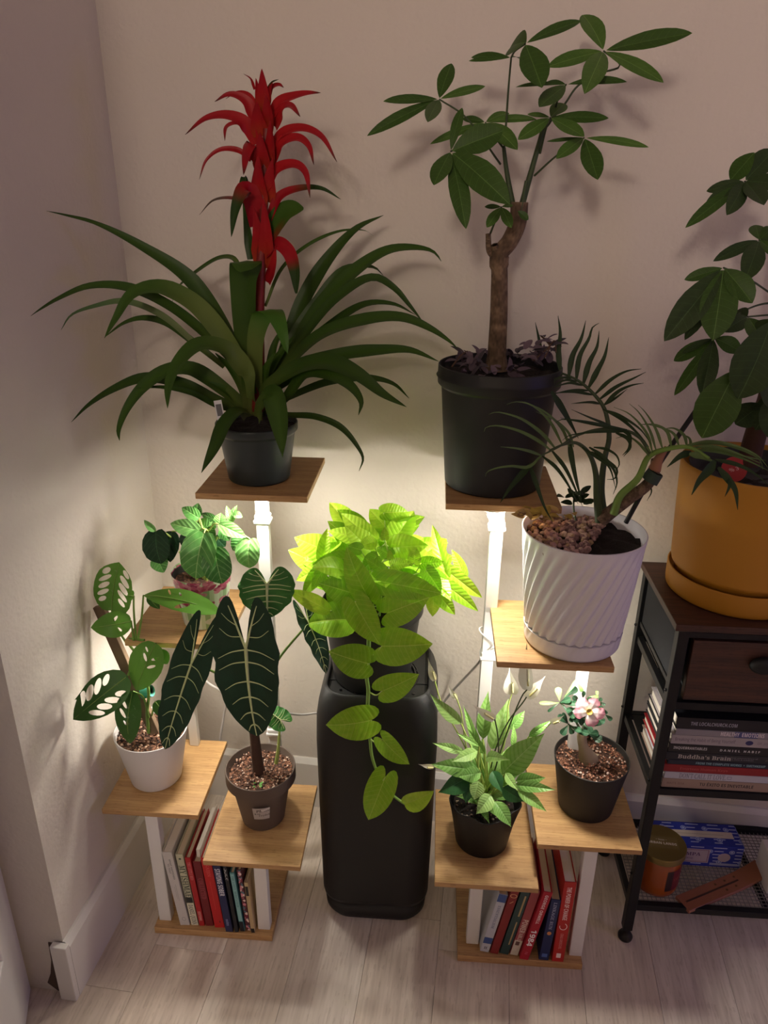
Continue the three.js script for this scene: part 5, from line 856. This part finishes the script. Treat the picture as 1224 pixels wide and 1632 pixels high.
// ------------------------------------------------------------------ swiss cheese vine in the white pot
{
  const t = thing('potted_cheese_vine', 'vine with holed leaves climbing a wooden plank in a plain white pot', 'potted plant', V(-0.658, 0.35, 0.332));
  part(t, 'pot', potGeo(0.052, 0.075, 0.125, { th: 0.0035 }), M.ceramic);
  part(t, 'soil', soilDisc(0.07, 0.108, 0.008, 53), M.soil); setSeed(707);
  granules(t, 0.067, 0.112, 240, [0x4a3226, 0x6a4a38, 0x8a6850, 0x2a1c16, 0xc4a088], [0.0018, 0.0042], 'bark_chips');
  const MO = frame(100, 780, 2.915);
  const top = MO(168, 540, 0.322), bot = MO(430, 1130, 0.348);
  const plank = bar(bot, top, 0.023, 0.012); wpart(t, 'support_plank', plank, M.bark);
  wpart(t, 'plant_tie', tube([MO(372, 945, 0.35), MO(412, 935, 0.35)], 0.012, 0.012, 4, 12), std({ color: 0x4fb8a4, roughness: 0.6 }));
  const holed = (b, e, w, z0, z1, holes, mat, o = {}) => {
    const B = MO(b[0], b[1], z0), T = MO(e[0], e[1], z1), f = surface(B, T, o.N ?? V(rr(-0.1, 0.1), 0.35, 0.93), { w: w / MO.s * pxm(B) * 1.04, fold: 0.08, arch: 0.12, ...o });
    const s = new THREE.Shape(); SH[o.shape ?? 'ovate'].forEach(([x, y], i) => s[i ? 'lineTo' : 'moveTo'](x, y * 2)); s.closePath();
    for (const [x, y, a, rx, ry] of holes) { const h = new THREE.Path(); for (let i = 0; i <= 14; i++) { const q = -i / 14 * Math.PI * 2, u = rx * Math.cos(q), v = ry * Math.sin(q); h[i ? 'lineTo' : 'moveTo'](x + u * Math.cos(a) - v * Math.sin(a), y * 2 + u * Math.sin(a) + v * Math.cos(a)); } s.holes.push(h); }
    let g = new THREE.ShapeGeometry(s, 6); g = new TessellateModifier(0.16, 4).modify(g.toNonIndexed()); const p = g.attributes.position;
    for (let i = 0; i < p.count; i++) { const q = f(p.getX(i), p.getY(i) / 2); p.setXYZ(i, q.x, q.y, q.z); }
    g.deleteAttribute('normal'); g.deleteAttribute('uv'); g = mergeVertices(g, 1e-5); g.computeVertexNormals();
    const m = wpart(t, 'leaf', g, mat); const vs = [tube([0.02, 0.3, 0.6, 0.97].map((y) => f(0, y, 0.0006)), 0.0011, 0.0004, 10, 5)];
    wpart(t, 'vein', merge(vs), o.vein ?? M.petiole, {}, m);
    if (o.from) wpart(t, 'petiole', tube([...o.from.map((q) => MO(...q)), B], 0.0024, 0.0017, 0, 7), M.petiole); return m;
  };
  const H1 = []; for (let i = 0; i < 5; i++) for (const s of [-1, 1]) H1.push([s * 0.5, 0.2 + i * 0.145 + (s > 0 ? 0.05 : 0), s * -0.55, (i === 0 || i === 4 ? 0.2 : 0.31) * rr(0.95, 1.15), 0.105 * rr(0.85, 1.15)]);
  const few = [[-0.42, 0.3, 0.5, 0.2, 0.07], [0.42, 0.36, -0.5, 0.22, 0.08], [-0.4, 0.5, 0.5, 0.24, 0.07], [0.4, 0.58, -0.5, 0.16, 0.05]];
  holed([228, 562], [262, 338], 188, 0.33, 0.32, H1, monMat, { shape: 'round', arch: 0.1, from: [[300, 720, 0.35], [240, 620, 0.345]] });
  holed([318, 612], [130, 642], 118, 0.36, 0.39, few.slice(0, 2), monMat, { arch: 0.3, from: [[330, 700, 0.35]] });
  holed([375, 492], [738, 574], 104, 0.37, 0.37, [[-0.5, 0.2, 0.2, 0.2, 0.03], [-0.5, 0.34, 0.2, 0.22, 0.03], [0.45, 0.55, -0.4, 0.36, 0.1], [-0.5, 0.48, 0.2, 0.14, 0.03]], monMat, { shape: 'lance', N: V(-0.1, 0.75, 0.6), arch: 0.28, from: [[350, 690, 0.35], [368, 580, 0.36]] });
  holed([330, 495], [300, 490], 50, 0.355, 0.36, [], monMat, { from: [[340, 690, 0.35], [330, 560, 0.355]] });
  holed([400, 495], [450, 556], 50, 0.34, 0.33, [], monDark);
  holed([432, 715], [342, 936], 164, 0.37, 0.39, [[-0.36, 0.24, 0.5, 0.2, 0.06], [0.2, 0.3, -0.6, 0.2, 0.06], [-0.34, 0.4, 0.5, 0.24, 0.06], [0.3, 0.16, -0.5, 0.14, 0.04]], monMat, { from: [[400, 900, 0.36], [440, 800, 0.365]] });
  holed([300, 868], [48, 1070], 178, 0.40, 0.45, H1.map(([x, y, a, rx, ry]) => [x, y, a, rx * 1.02, ry * 1.1]), monDark, { arch: 0.15, from: [[330, 800, 0.355]] });
  holed([325, 938], [312, 1182], 132, 0.385, 0.40, [[0.4, 0.22, -0.5, 0.26, 0.07], [0.42, 0.38, -0.5, 0.28, 0.08], [0.2, 0.55, -0.5, 0.14, 0.05]], monDark, { arch: 0.2, from: [[400, 1060, 0.36], [370, 960, 0.37]] });
  holed([445, 745], [486, 812], 76, 0.36, 0.36, [], monMat); holed([430, 985], [500, 1060], 70, 0.35, 0.35, few.slice(0, 1), monDark, { from: [[400, 1100, 0.345]] });
  wpart(t, 'vine_stem', tube([MO(400, 1130, 0.355), MO(392, 1040, 0.36), MO(398, 930, 0.36), MO(350, 780, 0.352), MO(300, 700, 0.345), MO(380, 700, 0.35)], 0.0035, 0.0024), M.petiole);
}

// ------------------------------------------------------------------ dark arrow leaved plant in the brown pot
{
  const t = thing('potted_arrow_leaf_plant', 'plant with dark velvety pale veined arrow leaves in a brown pot with torn label', 'potted plant', V(-0.4225, 0.28, 0.339));
  part(t, 'pot', potGeo(0.044, 0.072, 0.135, { lip: 0.0055, lh: 0.036 }), M.taupe);
  part(t, 'soil', soilDisc(0.067, 0.119, 0.008, 63), M.soil); setSeed(808);
  granules(t, 0.065, 0.122, 300, [0xa87e68, 0xd4b09a, 0x7a5644, 0x4a3226, 0xe4cbb8], [0.0012, 0.0026]);
  const lab = new THREE.CylinderGeometry(0.0622, 0.0542, 0.036, 16, 1, true, -0.02, 0.58).translate(0, 0.062, 0);
  part(t, 'label', lab, std({ roughness: 0.6, side: THREE.DoubleSide, map: canvasTex(256, 256, (g) => { g.fillStyle = '#b4aeaa'; g.fillRect(0, 0, 256, 256); g.save(); g.rotate(-0.08); g.fillStyle = '#2a2220'; g.font = 'bold italic 74px serif'; g.fillText('Plants', 40, 96); g.font = 'bold 44px sans-serif'; g.fillText('& co', 8, 150); g.fillStyle = '#5a504c'; g.font = 'bold 52px serif'; g.fillText('Frydek', 70, 196); g.restore(); g.fillStyle = '#d0ccc8'; g.beginPath(); g.moveTo(120, 40); g.lineTo(256, 0); g.lineTo(256, 44); g.lineTo(140, 84); g.fill(); }) }), { rot: [0, 0, 0.0] });
  const AL = frame(320, 880, 3.2625), LL = frame(220, 1000, 6.8);
  const trunk = tube([V(-0.4265, 0.392, 0.339), V(-0.428, 0.43, 0.34), V(-0.4285, 0.475, 0.343), V(-0.428, 0.51, 0.348)], 0.0125, 0.0095, 16, 12); wpart(t, 'stem', trunk, M.darkBark);
  const crown = V(-0.428, 0.505, 0.347);
  const big = (attach, tip, w, mat, o = {}) => {
    const f = surface(attach, tip, o.N, { w, fold: o.fold ?? 0.1, arch: o.arch ?? 0.1, wave: 0.09, ph: o.ph ?? 0 });
    const m = wpart(t, 'leaf', blade(SH.arrow, f, 7, 0.14), mat), lines = [], L = f.L, k = w / 0.12;
    const v = (p, r0, r1) => lines.push(tube(p.map(([x, y]) => f(x, y, 0.0009)), r0 * k, r1 * k, p.length * 5, 5));
    v([[0, 0], [0, 0.25], [0, 0.5], [0, 0.75], [0, 0.98]], 0.0036, 0.001);
    for (const s of [-1, 1]) {
      v([[0, 0], [s * 0.15, -0.16], [s * 0.29, -0.31], [s * 0.42, -0.43]], 0.0027, 0.0008);
      v([[s * 0.11, -0.12], [s * 0.45, -0.13], [s * 0.74, -0.2]], 0.0010, 0.0004); v([[s * 0.22, -0.23], [s * 0.46, -0.29], [s * 0.62, -0.36]], 0.0008, 0.0004);
      for (const [y, x] of [[0.01, 0.84], [0.13, 0.84], [0.33, 0.7], [0.5, 0.55], [0.68, 0.38], [0.83, 0.2]]) v([[0, y], [s * x * 0.5, y + 0.02], [s * x, y + 0.09]], 0.0016, 0.0005);
    }
    wpart(t, 'vein', merge(lines), o.vein ?? veinMat, {}, m);
    if (o.pet !== 0) { const e = attach.clone().addScaledVector(f.n, -0.002), mid = crown.clone().lerp(e, 0.5).add(o.pet ?? V(0, 0.05, -0.02)); wpart(t, 'petiole', tube([crown, mid, e], 0.0036, 0.002, 20, 7), M.petiole); }
    return m;
  };
  const px = (f, n, p) => n / f.s * pxm(p);
  let a = AL(345, 168, 0.38); big(a, AL(348, 345, 0.41), px(AL, 300, a), aloLight, { N: V(0, 0.85, 0.55), arch: 0.05, pet: V(0, 0.03, -0.01), ph: 1 });
  a = AL(560, 370, 0.36); big(a, AL(652, 632, 0.40), px(AL, 130, a), aloMat, { N: V(0.75, 0.3, 0.6), fold: 0.25, pet: V(-0.01, 0.03, 0) });
  a = AL(235, 500, 0.452); big(a, AL(293, 958, 0.458), px(AL, 362, a), aloMat, { N: V(-0.02, 0.35, 0.93), pet: V(0.0, 0.03, 0.0), ph: 2 });
  a = LL(578, 395, 0.425); big(a, LL(292, 1322, 0.44), px(LL, 440, a), aloMat, { N: V(0.12, 0.3, 0.93), fold: 0.16, pet: V(0, 0.05, 0), ph: 3.1 });
  const sp = AL(412, 870, 0.36); big(sp, AL(335, 815, 0.345), px(AL, 120, sp), aloLight, { N: V(-0.1, 0.8, 0.6), pet: 0, fold: -0.25 });
  wpart(t, 'petiole', tube([AL(392, 1095, 0.335), AL(402, 1030, 0.345), AL(408, 950, 0.352), sp], 0.0042, 0.0016), M.paleStem);
  for (let i = 0; i < 7; i++) { const b = V(-0.421 + rr(-0.012, 0.012), 0.402, 0.378 + rr(-0.008, 0.01)); wpart(t, 'sprout', leaf('round', b, b.clone().add(V(rr(-0.006, 0.006), 0.003, rr(0, 0.007))), 0.006, { rings: 2, N: V(0, 1, 0.3) }), pepMats[2]); }
}

// ------------------------------------------------------------------ peace lily in the black pot
{
  const t = thing('potted_peace_lily', 'peace lily with white flowers and glossy green leaves in a crumpled black pot', 'potted plant', V(0.039, 0.28, 0.328));
  const g = potGeo(0.053, 0.07, 0.112, { th: 0.002 }), p = g.attributes.position;
  for (let i = 0; i < p.count; i++) { const y = p.getY(i), a = Math.atan2(p.getZ(i), p.getX(i)), k = clamp((y - 0.06) / 0.05), s = 1 + k * 0.05 * Math.sin(a * 5 + 1) + k * 0.03 * Math.sin(a * 9); p.setX(i, p.getX(i) * s); p.setZ(i, p.getZ(i) * s); }
  g.computeVertexNormals(); part(t, 'pot', g, M.blackPlastic);
  part(t, 'soil', soilDisc(0.061, 0.09, 0.012, 73), M.darkSoil); setSeed(909);
  granules(t, 0.057, 0.093, 160, [0x3a2820, 0x5a4234, 0x8a6c58, 0xcab4a0], [0.0012, 0.003]);
  const P6 = frame(670, 1020, 3.308), cr = V(0.039, 0.372, 0.325);
  const lf = (b, e, w, z0, z1, o = {}) => { const B = P6(b[0], b[1], z0), T = P6(e[0], e[1], z1), N = o.N ?? camSide.clone().add(V(rr(-0.3, 0.3), rr(-0.2, 0.2), 0));
    wpart(t, 'leaf', leaf('pointed', B, T, w / P6.s * pxm(B) * 0.92, { fold: rr(0.15, 0.4), arch: rr(0.08, 0.25), ...o, N }), o.mat ?? lilyMats[Math.floor(rnd() * 3)]);
    const s = cr.clone().add(V(rr(-0.016, 0.016), 0, rr(-0.014, 0.014))); wpart(t, 'petiole', tube([s, s.clone().lerp(B, 0.55).add(V(0, 0.008, 0)), B], 0.0021, 0.0015, 10, 6), M.paleStem); };
  lf([330, 520], [357, 276], 84, 0.28, 0.26); lf([375, 575], [462, 318], 112, 0.28, 0.26); lf([468, 470], [548, 375], 66, 0.27, 0.25); lf([486, 570], [490, 448], 36, 0.3, 0.28); lf([290, 540], [228, 350], 42, 0.31, 0.3); lf([312, 560], [240, 400], 50, 0.31, 0.3); lf([340, 600], [250, 470], 56, 0.32, 0.32);
  lf([215, 440], [55, 288], 78, 0.32, 0.33); lf([225, 590], [68, 544], 52, 0.33, 0.34); lf([310, 560], [190, 490], 30, 0.33, 0.33); lf([300, 585], [170, 640], 70, 0.36, 0.41, { mat: lilyMats[2] }); lf([305, 690], [62, 655], 108, 0.36, 0.38);
  lf([430, 705], [648, 498], 150, 0.35, 0.37, { N: V(-0.3, 0.5, 0.8), fold: 0.1 }); lf([572, 510], [690, 425], 46, 0.35, 0.34, { arch: 0.5 }); lf([350, 620], [466, 632], 66, 0.37, 0.42, { mat: lilyMats[2] }); lf([320, 700], [200, 720], 90, 0.37, 0.39);
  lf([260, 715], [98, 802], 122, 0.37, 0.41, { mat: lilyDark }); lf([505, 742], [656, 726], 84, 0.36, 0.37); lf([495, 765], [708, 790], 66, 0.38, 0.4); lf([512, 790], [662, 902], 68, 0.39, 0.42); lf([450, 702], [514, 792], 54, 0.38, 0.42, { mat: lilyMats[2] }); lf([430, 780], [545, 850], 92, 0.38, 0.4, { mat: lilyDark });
  lf([305, 742], [284, 842], 88, 0.41, 0.43); lf([372, 815], [296, 915], 96, 0.41, 0.44); lf([392, 850], [476, 982], 88, 0.42, 0.45); lf([380, 690], [430, 800], 80, 0.38, 0.41, { mat: lilyDark }); lf([250, 760], [240, 860], 60, 0.38, 0.4, { mat: lilyDark });
  for (let i = 0; i < 30; i++) { const a = rr(0, 6.283), e = cr.clone().add(V(Math.cos(a) * rr(0.02, 0.075), rr(0.02, 0.13), Math.sin(a) * rr(0.02, 0.06))), b = cr.clone().lerp(e, 0.35); wpart(t, 'leaf', leaf('pointed', b, e.add(V(Math.cos(a) * 0.02, 0, Math.sin(a) * 0.02)), rr(0.012, 0.022), { fold: 0.3, arch: 0.3 }), lilyMats[i % 3]); }
  const fl = (b, e, w, z, stem, mat, o = {}) => {
    const B = P6(b[0], b[1], z), T = P6(e[0], e[1], z + (o.dz ?? 0.005)), m = wpart(t, 'flower', leaf('spathe', B, T, w / P6.s * pxm(B) * 1.2, { fold: o.fold ?? 0.3, arch: 0.12, N: o.N ?? V(-0.1, 0.3, 0.95) }), mat ?? spatheMat);
    const s0 = B.clone().lerp(T, 0.12).add(V(0.002, 0, 0.004)), s1 = B.clone().lerp(T, 0.5).add(V(0.003, 0, 0.006)); wpart(t, 'spadix', tube([s0, s1], 0.0022, 0.0018, 4, 7), std({ color: 0xd8d49a, roughness: 0.8 }), {}, m);
    wpart(t, 'flower_stalk', tube([cr.clone().add(V(rr(-0.01, 0.01), 0, rr(-0.01, 0.01))), ...stem.map(([x, y, q]) => P6(x, y, q)), B], 0.0016, 0.0013, 0, 6), o.dark ? M.darkStem : M.paleStem);
  };
  fl([76, 215], [40, 96], 34, 0.3, [[240, 575, 0.31], [110, 330, 0.3]]); fl([192, 310], [145, 238], 28, 0.3, [[245, 575, 0.31], [215, 380, 0.3]]); fl([392, 418], [270, 335], 44, 0.36, [[410, 610, 0.345], [405, 480, 0.355]], null, { dark: true }); fl([482, 285], [470, 146], 66, 0.27, [[440, 560, 0.29], [465, 340, 0.275]]);
  fl([562, 262], [562, 16], 66, 0.33, [[415, 610, 0.325], [490, 400, 0.325], [545, 280, 0.33]], spatheGrey, { dark: true, N: V(-0.3, 0.15, 0.94) }); fl([560, 300], [656, 194], 56, 0.31, [[395, 580, 0.32], [470, 420, 0.315], [540, 330, 0.31]], spatheMat, { dark: true, fold: 0.3 }); fl([688, 436], [756, 398], 30, 0.35, [[575, 525, 0.34], [640, 480, 0.345]]); fl([72, 668], [-10, 655], 24, 0.37, [[240, 690, 0.36], [150, 690, 0.365]]);
}

// ------------------------------------------------------------------ desert rose in the dark pot
{
  const t = thing('potted_desert_rose', 'small desert rose with a swollen trunk and one pink flower in a dark grey pot', 'potted plant', V(0.246, 0.35, 0.272));
  part(t, 'pot', potGeo(0.054, 0.074, 0.125, { th: 0.0022 }), M.charcoal);
  part(t, 'soil', soilDisc(0.070, 0.112, 0.006, 83), M.soil); setSeed(111);
  granules(t, 0.068, 0.115, 330, [0xa87058, 0xc8967c, 0x7a4c3a, 0x4a2e24, 0xe8cfc0, 0xb88870], [0.0013, 0.0030]);
  const AD = frame(860, 1060, 8.16), z = 0.268;
  wpart(t, 'trunk', tube([AD(650, 1300, z), AD(620, 1200, z), AD(580, 1100, z), AD(555, 1000, z), AD(550, 920, z), AD(560, 860, z)], (k) => 0.0205 - 0.0125 * Math.min(1, k * 1.25) + 0.002 * Math.sin(k * 9), 0, 30, 14), std({ color: 0xa8987c, roughness: 0.8, bumpMap: barkTex, bumpScale: 0.002 }));
  wpart(t, 'root', tube([AD(680, 1180, 0.26), AD(760, 1180, 0.25), AD(860, 1210, 0.25), AD(930, 1250, 0.25)], 0.006, 0.0015), std({ color: 0xb8a68a, roughness: 0.8 }));
  const twig = (p, r = 0.0028) => wpart(t, 'branch', tube(p.map(([x, y, q]) => AD(x, y, q ?? z)), r, r * 0.6), M.darkStem);
  twig([[560, 900], [470, 830, 0.28], [375, 770, 0.29]]); twig([[560, 900], [420, 650], [320, 540], [265, 485]]); twig([[565, 890], [580, 650, 0.25], [590, 480, 0.25], [640, 420, 0.25]]); twig([[565, 890], [700, 700, 0.25], [790, 520, 0.25], [800, 480, 0.25]]); twig([[570, 890], [600, 860, 0.29], [640, 900, 0.3]]);
  const lf = (b, e, w, dz = 0.01, mat = adMat, o = {}) => { const q = o.z ?? z + 0.015, B = AD(b[0], b[1], q), T = AD(e[0], e[1], q + dz); wpart(t, 'leaf', leaf('spoon', B, T, w / AD.s * pxm(B) * 1.1, { fold: 0.2, arch: 0.15, cy: 0.6, ...o }), mat); };
  lf([375, 770], [238, 655], 80, 0.015); lf([375, 772], [286, 905], 84, 0.015); lf([378, 775], [430, 895], 66); lf([370, 765], [300, 620], 50); lf([280, 510], [450, 690], 70, 0.02); lf([265, 495], [505, 500], 66, 0.015); lf([265, 485], [405, 440], 82); lf([325, 415], [485, 295], 86, -0.01); lf([262, 470], [240, 290], 84, -0.01, adLight);
  lf([262, 488], [0, 492], 46, 0.01, adLight, { arch: 0.4 }); lf([245, 500], [108, 606], 36, 0.01); lf([300, 430], [478, 192], 40, -0.01, adLight, { arch: 0.3, shape: 'lance' }); lf([480, 200], [555, 345], 50, 0.005, adLight); lf([560, 430], [582, 340], 46); lf([520, 480], [430, 410], 70); lf([470, 560], [350, 590], 60, 0.02); lf([560, 735], [430, 690], 80, 0.02); lf([560, 730], [660, 890], 120, 0.02); lf([430, 850], [640, 895], 76, 0.03); lf([400, 800], [540, 860], 70, 0.03); lf([640, 900], [806, 985], 104, 0.02); lf([640, 898], [768, 880], 84, 0.01); lf([700, 800], [800, 730], 70, 0.0); lf([780, 720], [852, 738], 74, 0.01); lf([850, 640], [938, 718], 58, 0.01); lf([780, 540], [880, 632], 40); lf([800, 480], [852, 525], 40); lf([742, 430], [745, 335], 42, -0.01, adLight); lf([640, 410], [765, 408], 36, 0, adLight); lf([540, 790], [540, 700], 80, 0.02); lf([480, 700], [560, 640], 90, 0.015); lf([700, 560], [830, 560], 60); lf([600, 500], [680, 430], 60); lf([770, 470], [812, 432], 46); lf([450, 620], [400, 740], 60, 0.02);
  const fc = AD(645, 598, 0.315), fg = new THREE.Group(), petalTex = canvasTex(128, 256, (g, w, h) => { g.fillStyle = '#f4e6e4'; g.fillRect(0, 0, w, h); g.globalAlpha = 0.07; for (let i = 0; i < 13; i++) { g.fillStyle = '#d8607c'; g.fillRect(0, 0, w, i * 9); g.fillRect(0, 0, i * 2.4, h * 0.6); g.fillRect(w - i * 2.4, 0, w, h * 0.6); } g.globalAlpha = 1; });
  const pm = leafMat({ map: petalTex, roughness: 0.5, transmission: 0.15, thickness: 0 });
  const base = wpart(t, 'flower', tube([AD(640, 660, 0.275), AD(645, 620, 0.3), fc], 0.003, 0.005, 8, 10), std({ color: 0xd8b8a4, roughness: 0.6 }));
  for (const [x, y, w, dz] of [[498, 448, 168, -0.004], [446, 630, 160, 0.004], [698, 800, 170, 0.008], [852, 640, 160, 0.002], [738, 440, 165, -0.006]]) wpart(t, 'petal', leaf('petal', fc, AD(x, y, 0.315 + dz), w / AD.s * pxm(fc) * 1.02, { fold: -0.1, arch: 0.16, wave: 0.12, ph: x, cy: 0.55, rings: 5, N: V(0.1, 0.25, 0.96) }), pm, {}, base);
  wpart(t, 'throat', lathe([[0.001, 0], [0.0045, 0.001], [0.0062, 0.004], [0.0055, 0.0035], [0.001, 0.001]], 20).rotateX(1.25).translate(fc.x, fc.y, fc.z + 0.001), std({ color: 0xc8a850, roughness: 0.6 }), {}, base);
}

// ------------------------------------------------------------------ power cords
{
  const cord = (label, pts, r, mat) => { const t = thing('power_cord', label, 'cord', V(0, 0, 0)); wpart(t, 'cable', tube(pts, r, r, 48, 8), mat ?? M.whitePlastic); return t; };
  const P = frame(0, 0, 1);
  cord('white cord running from the left stand pole to behind the air purifier', [P(436, 1128, 0.215), P(455, 1136, 0.17), P(480, 1139, 0.12), P(515, 1138, 0.06), P(540, 1160, 0.03)], 0.0026);
  cord('white cord hanging in a loop behind the dark arrow leaved plant', [P(300, 1050, 0.2), P(330, 1087, 0.17), P(350, 1100, 0.15), P(360, 1112, 0.13), P(357, 1140, 0.1), P(351, 1180, 0.08), P(352, 1215, 0.06)], 0.0028);
  cord('grey cord slanting down the wall from the right stand pole', [P(770, 1046, 0.172), P(760, 1060, 0.1), P(720, 1103, 0.03), P(690, 1141, 0.012), P(650, 1180, 0.01)], 0.0028, std({ color: 0xb4b0ac, roughness: 0.5 }));
  cord('white cord looped round the clamp of the right stand pole', [P(782, 1036, 0.2), P(792, 1030, 0.205), P(778, 1018, 0.203), P(766, 1008, 0.2), P(764, 1002, 0.19), P(772, 1000, 0.168), P(785, 1008, 0.16)], 0.0016);
}

scene.traverse((o) => { if (o.isMesh) o.castShadow = o.receiveShadow = true; });
renderer.render(scene, camera);
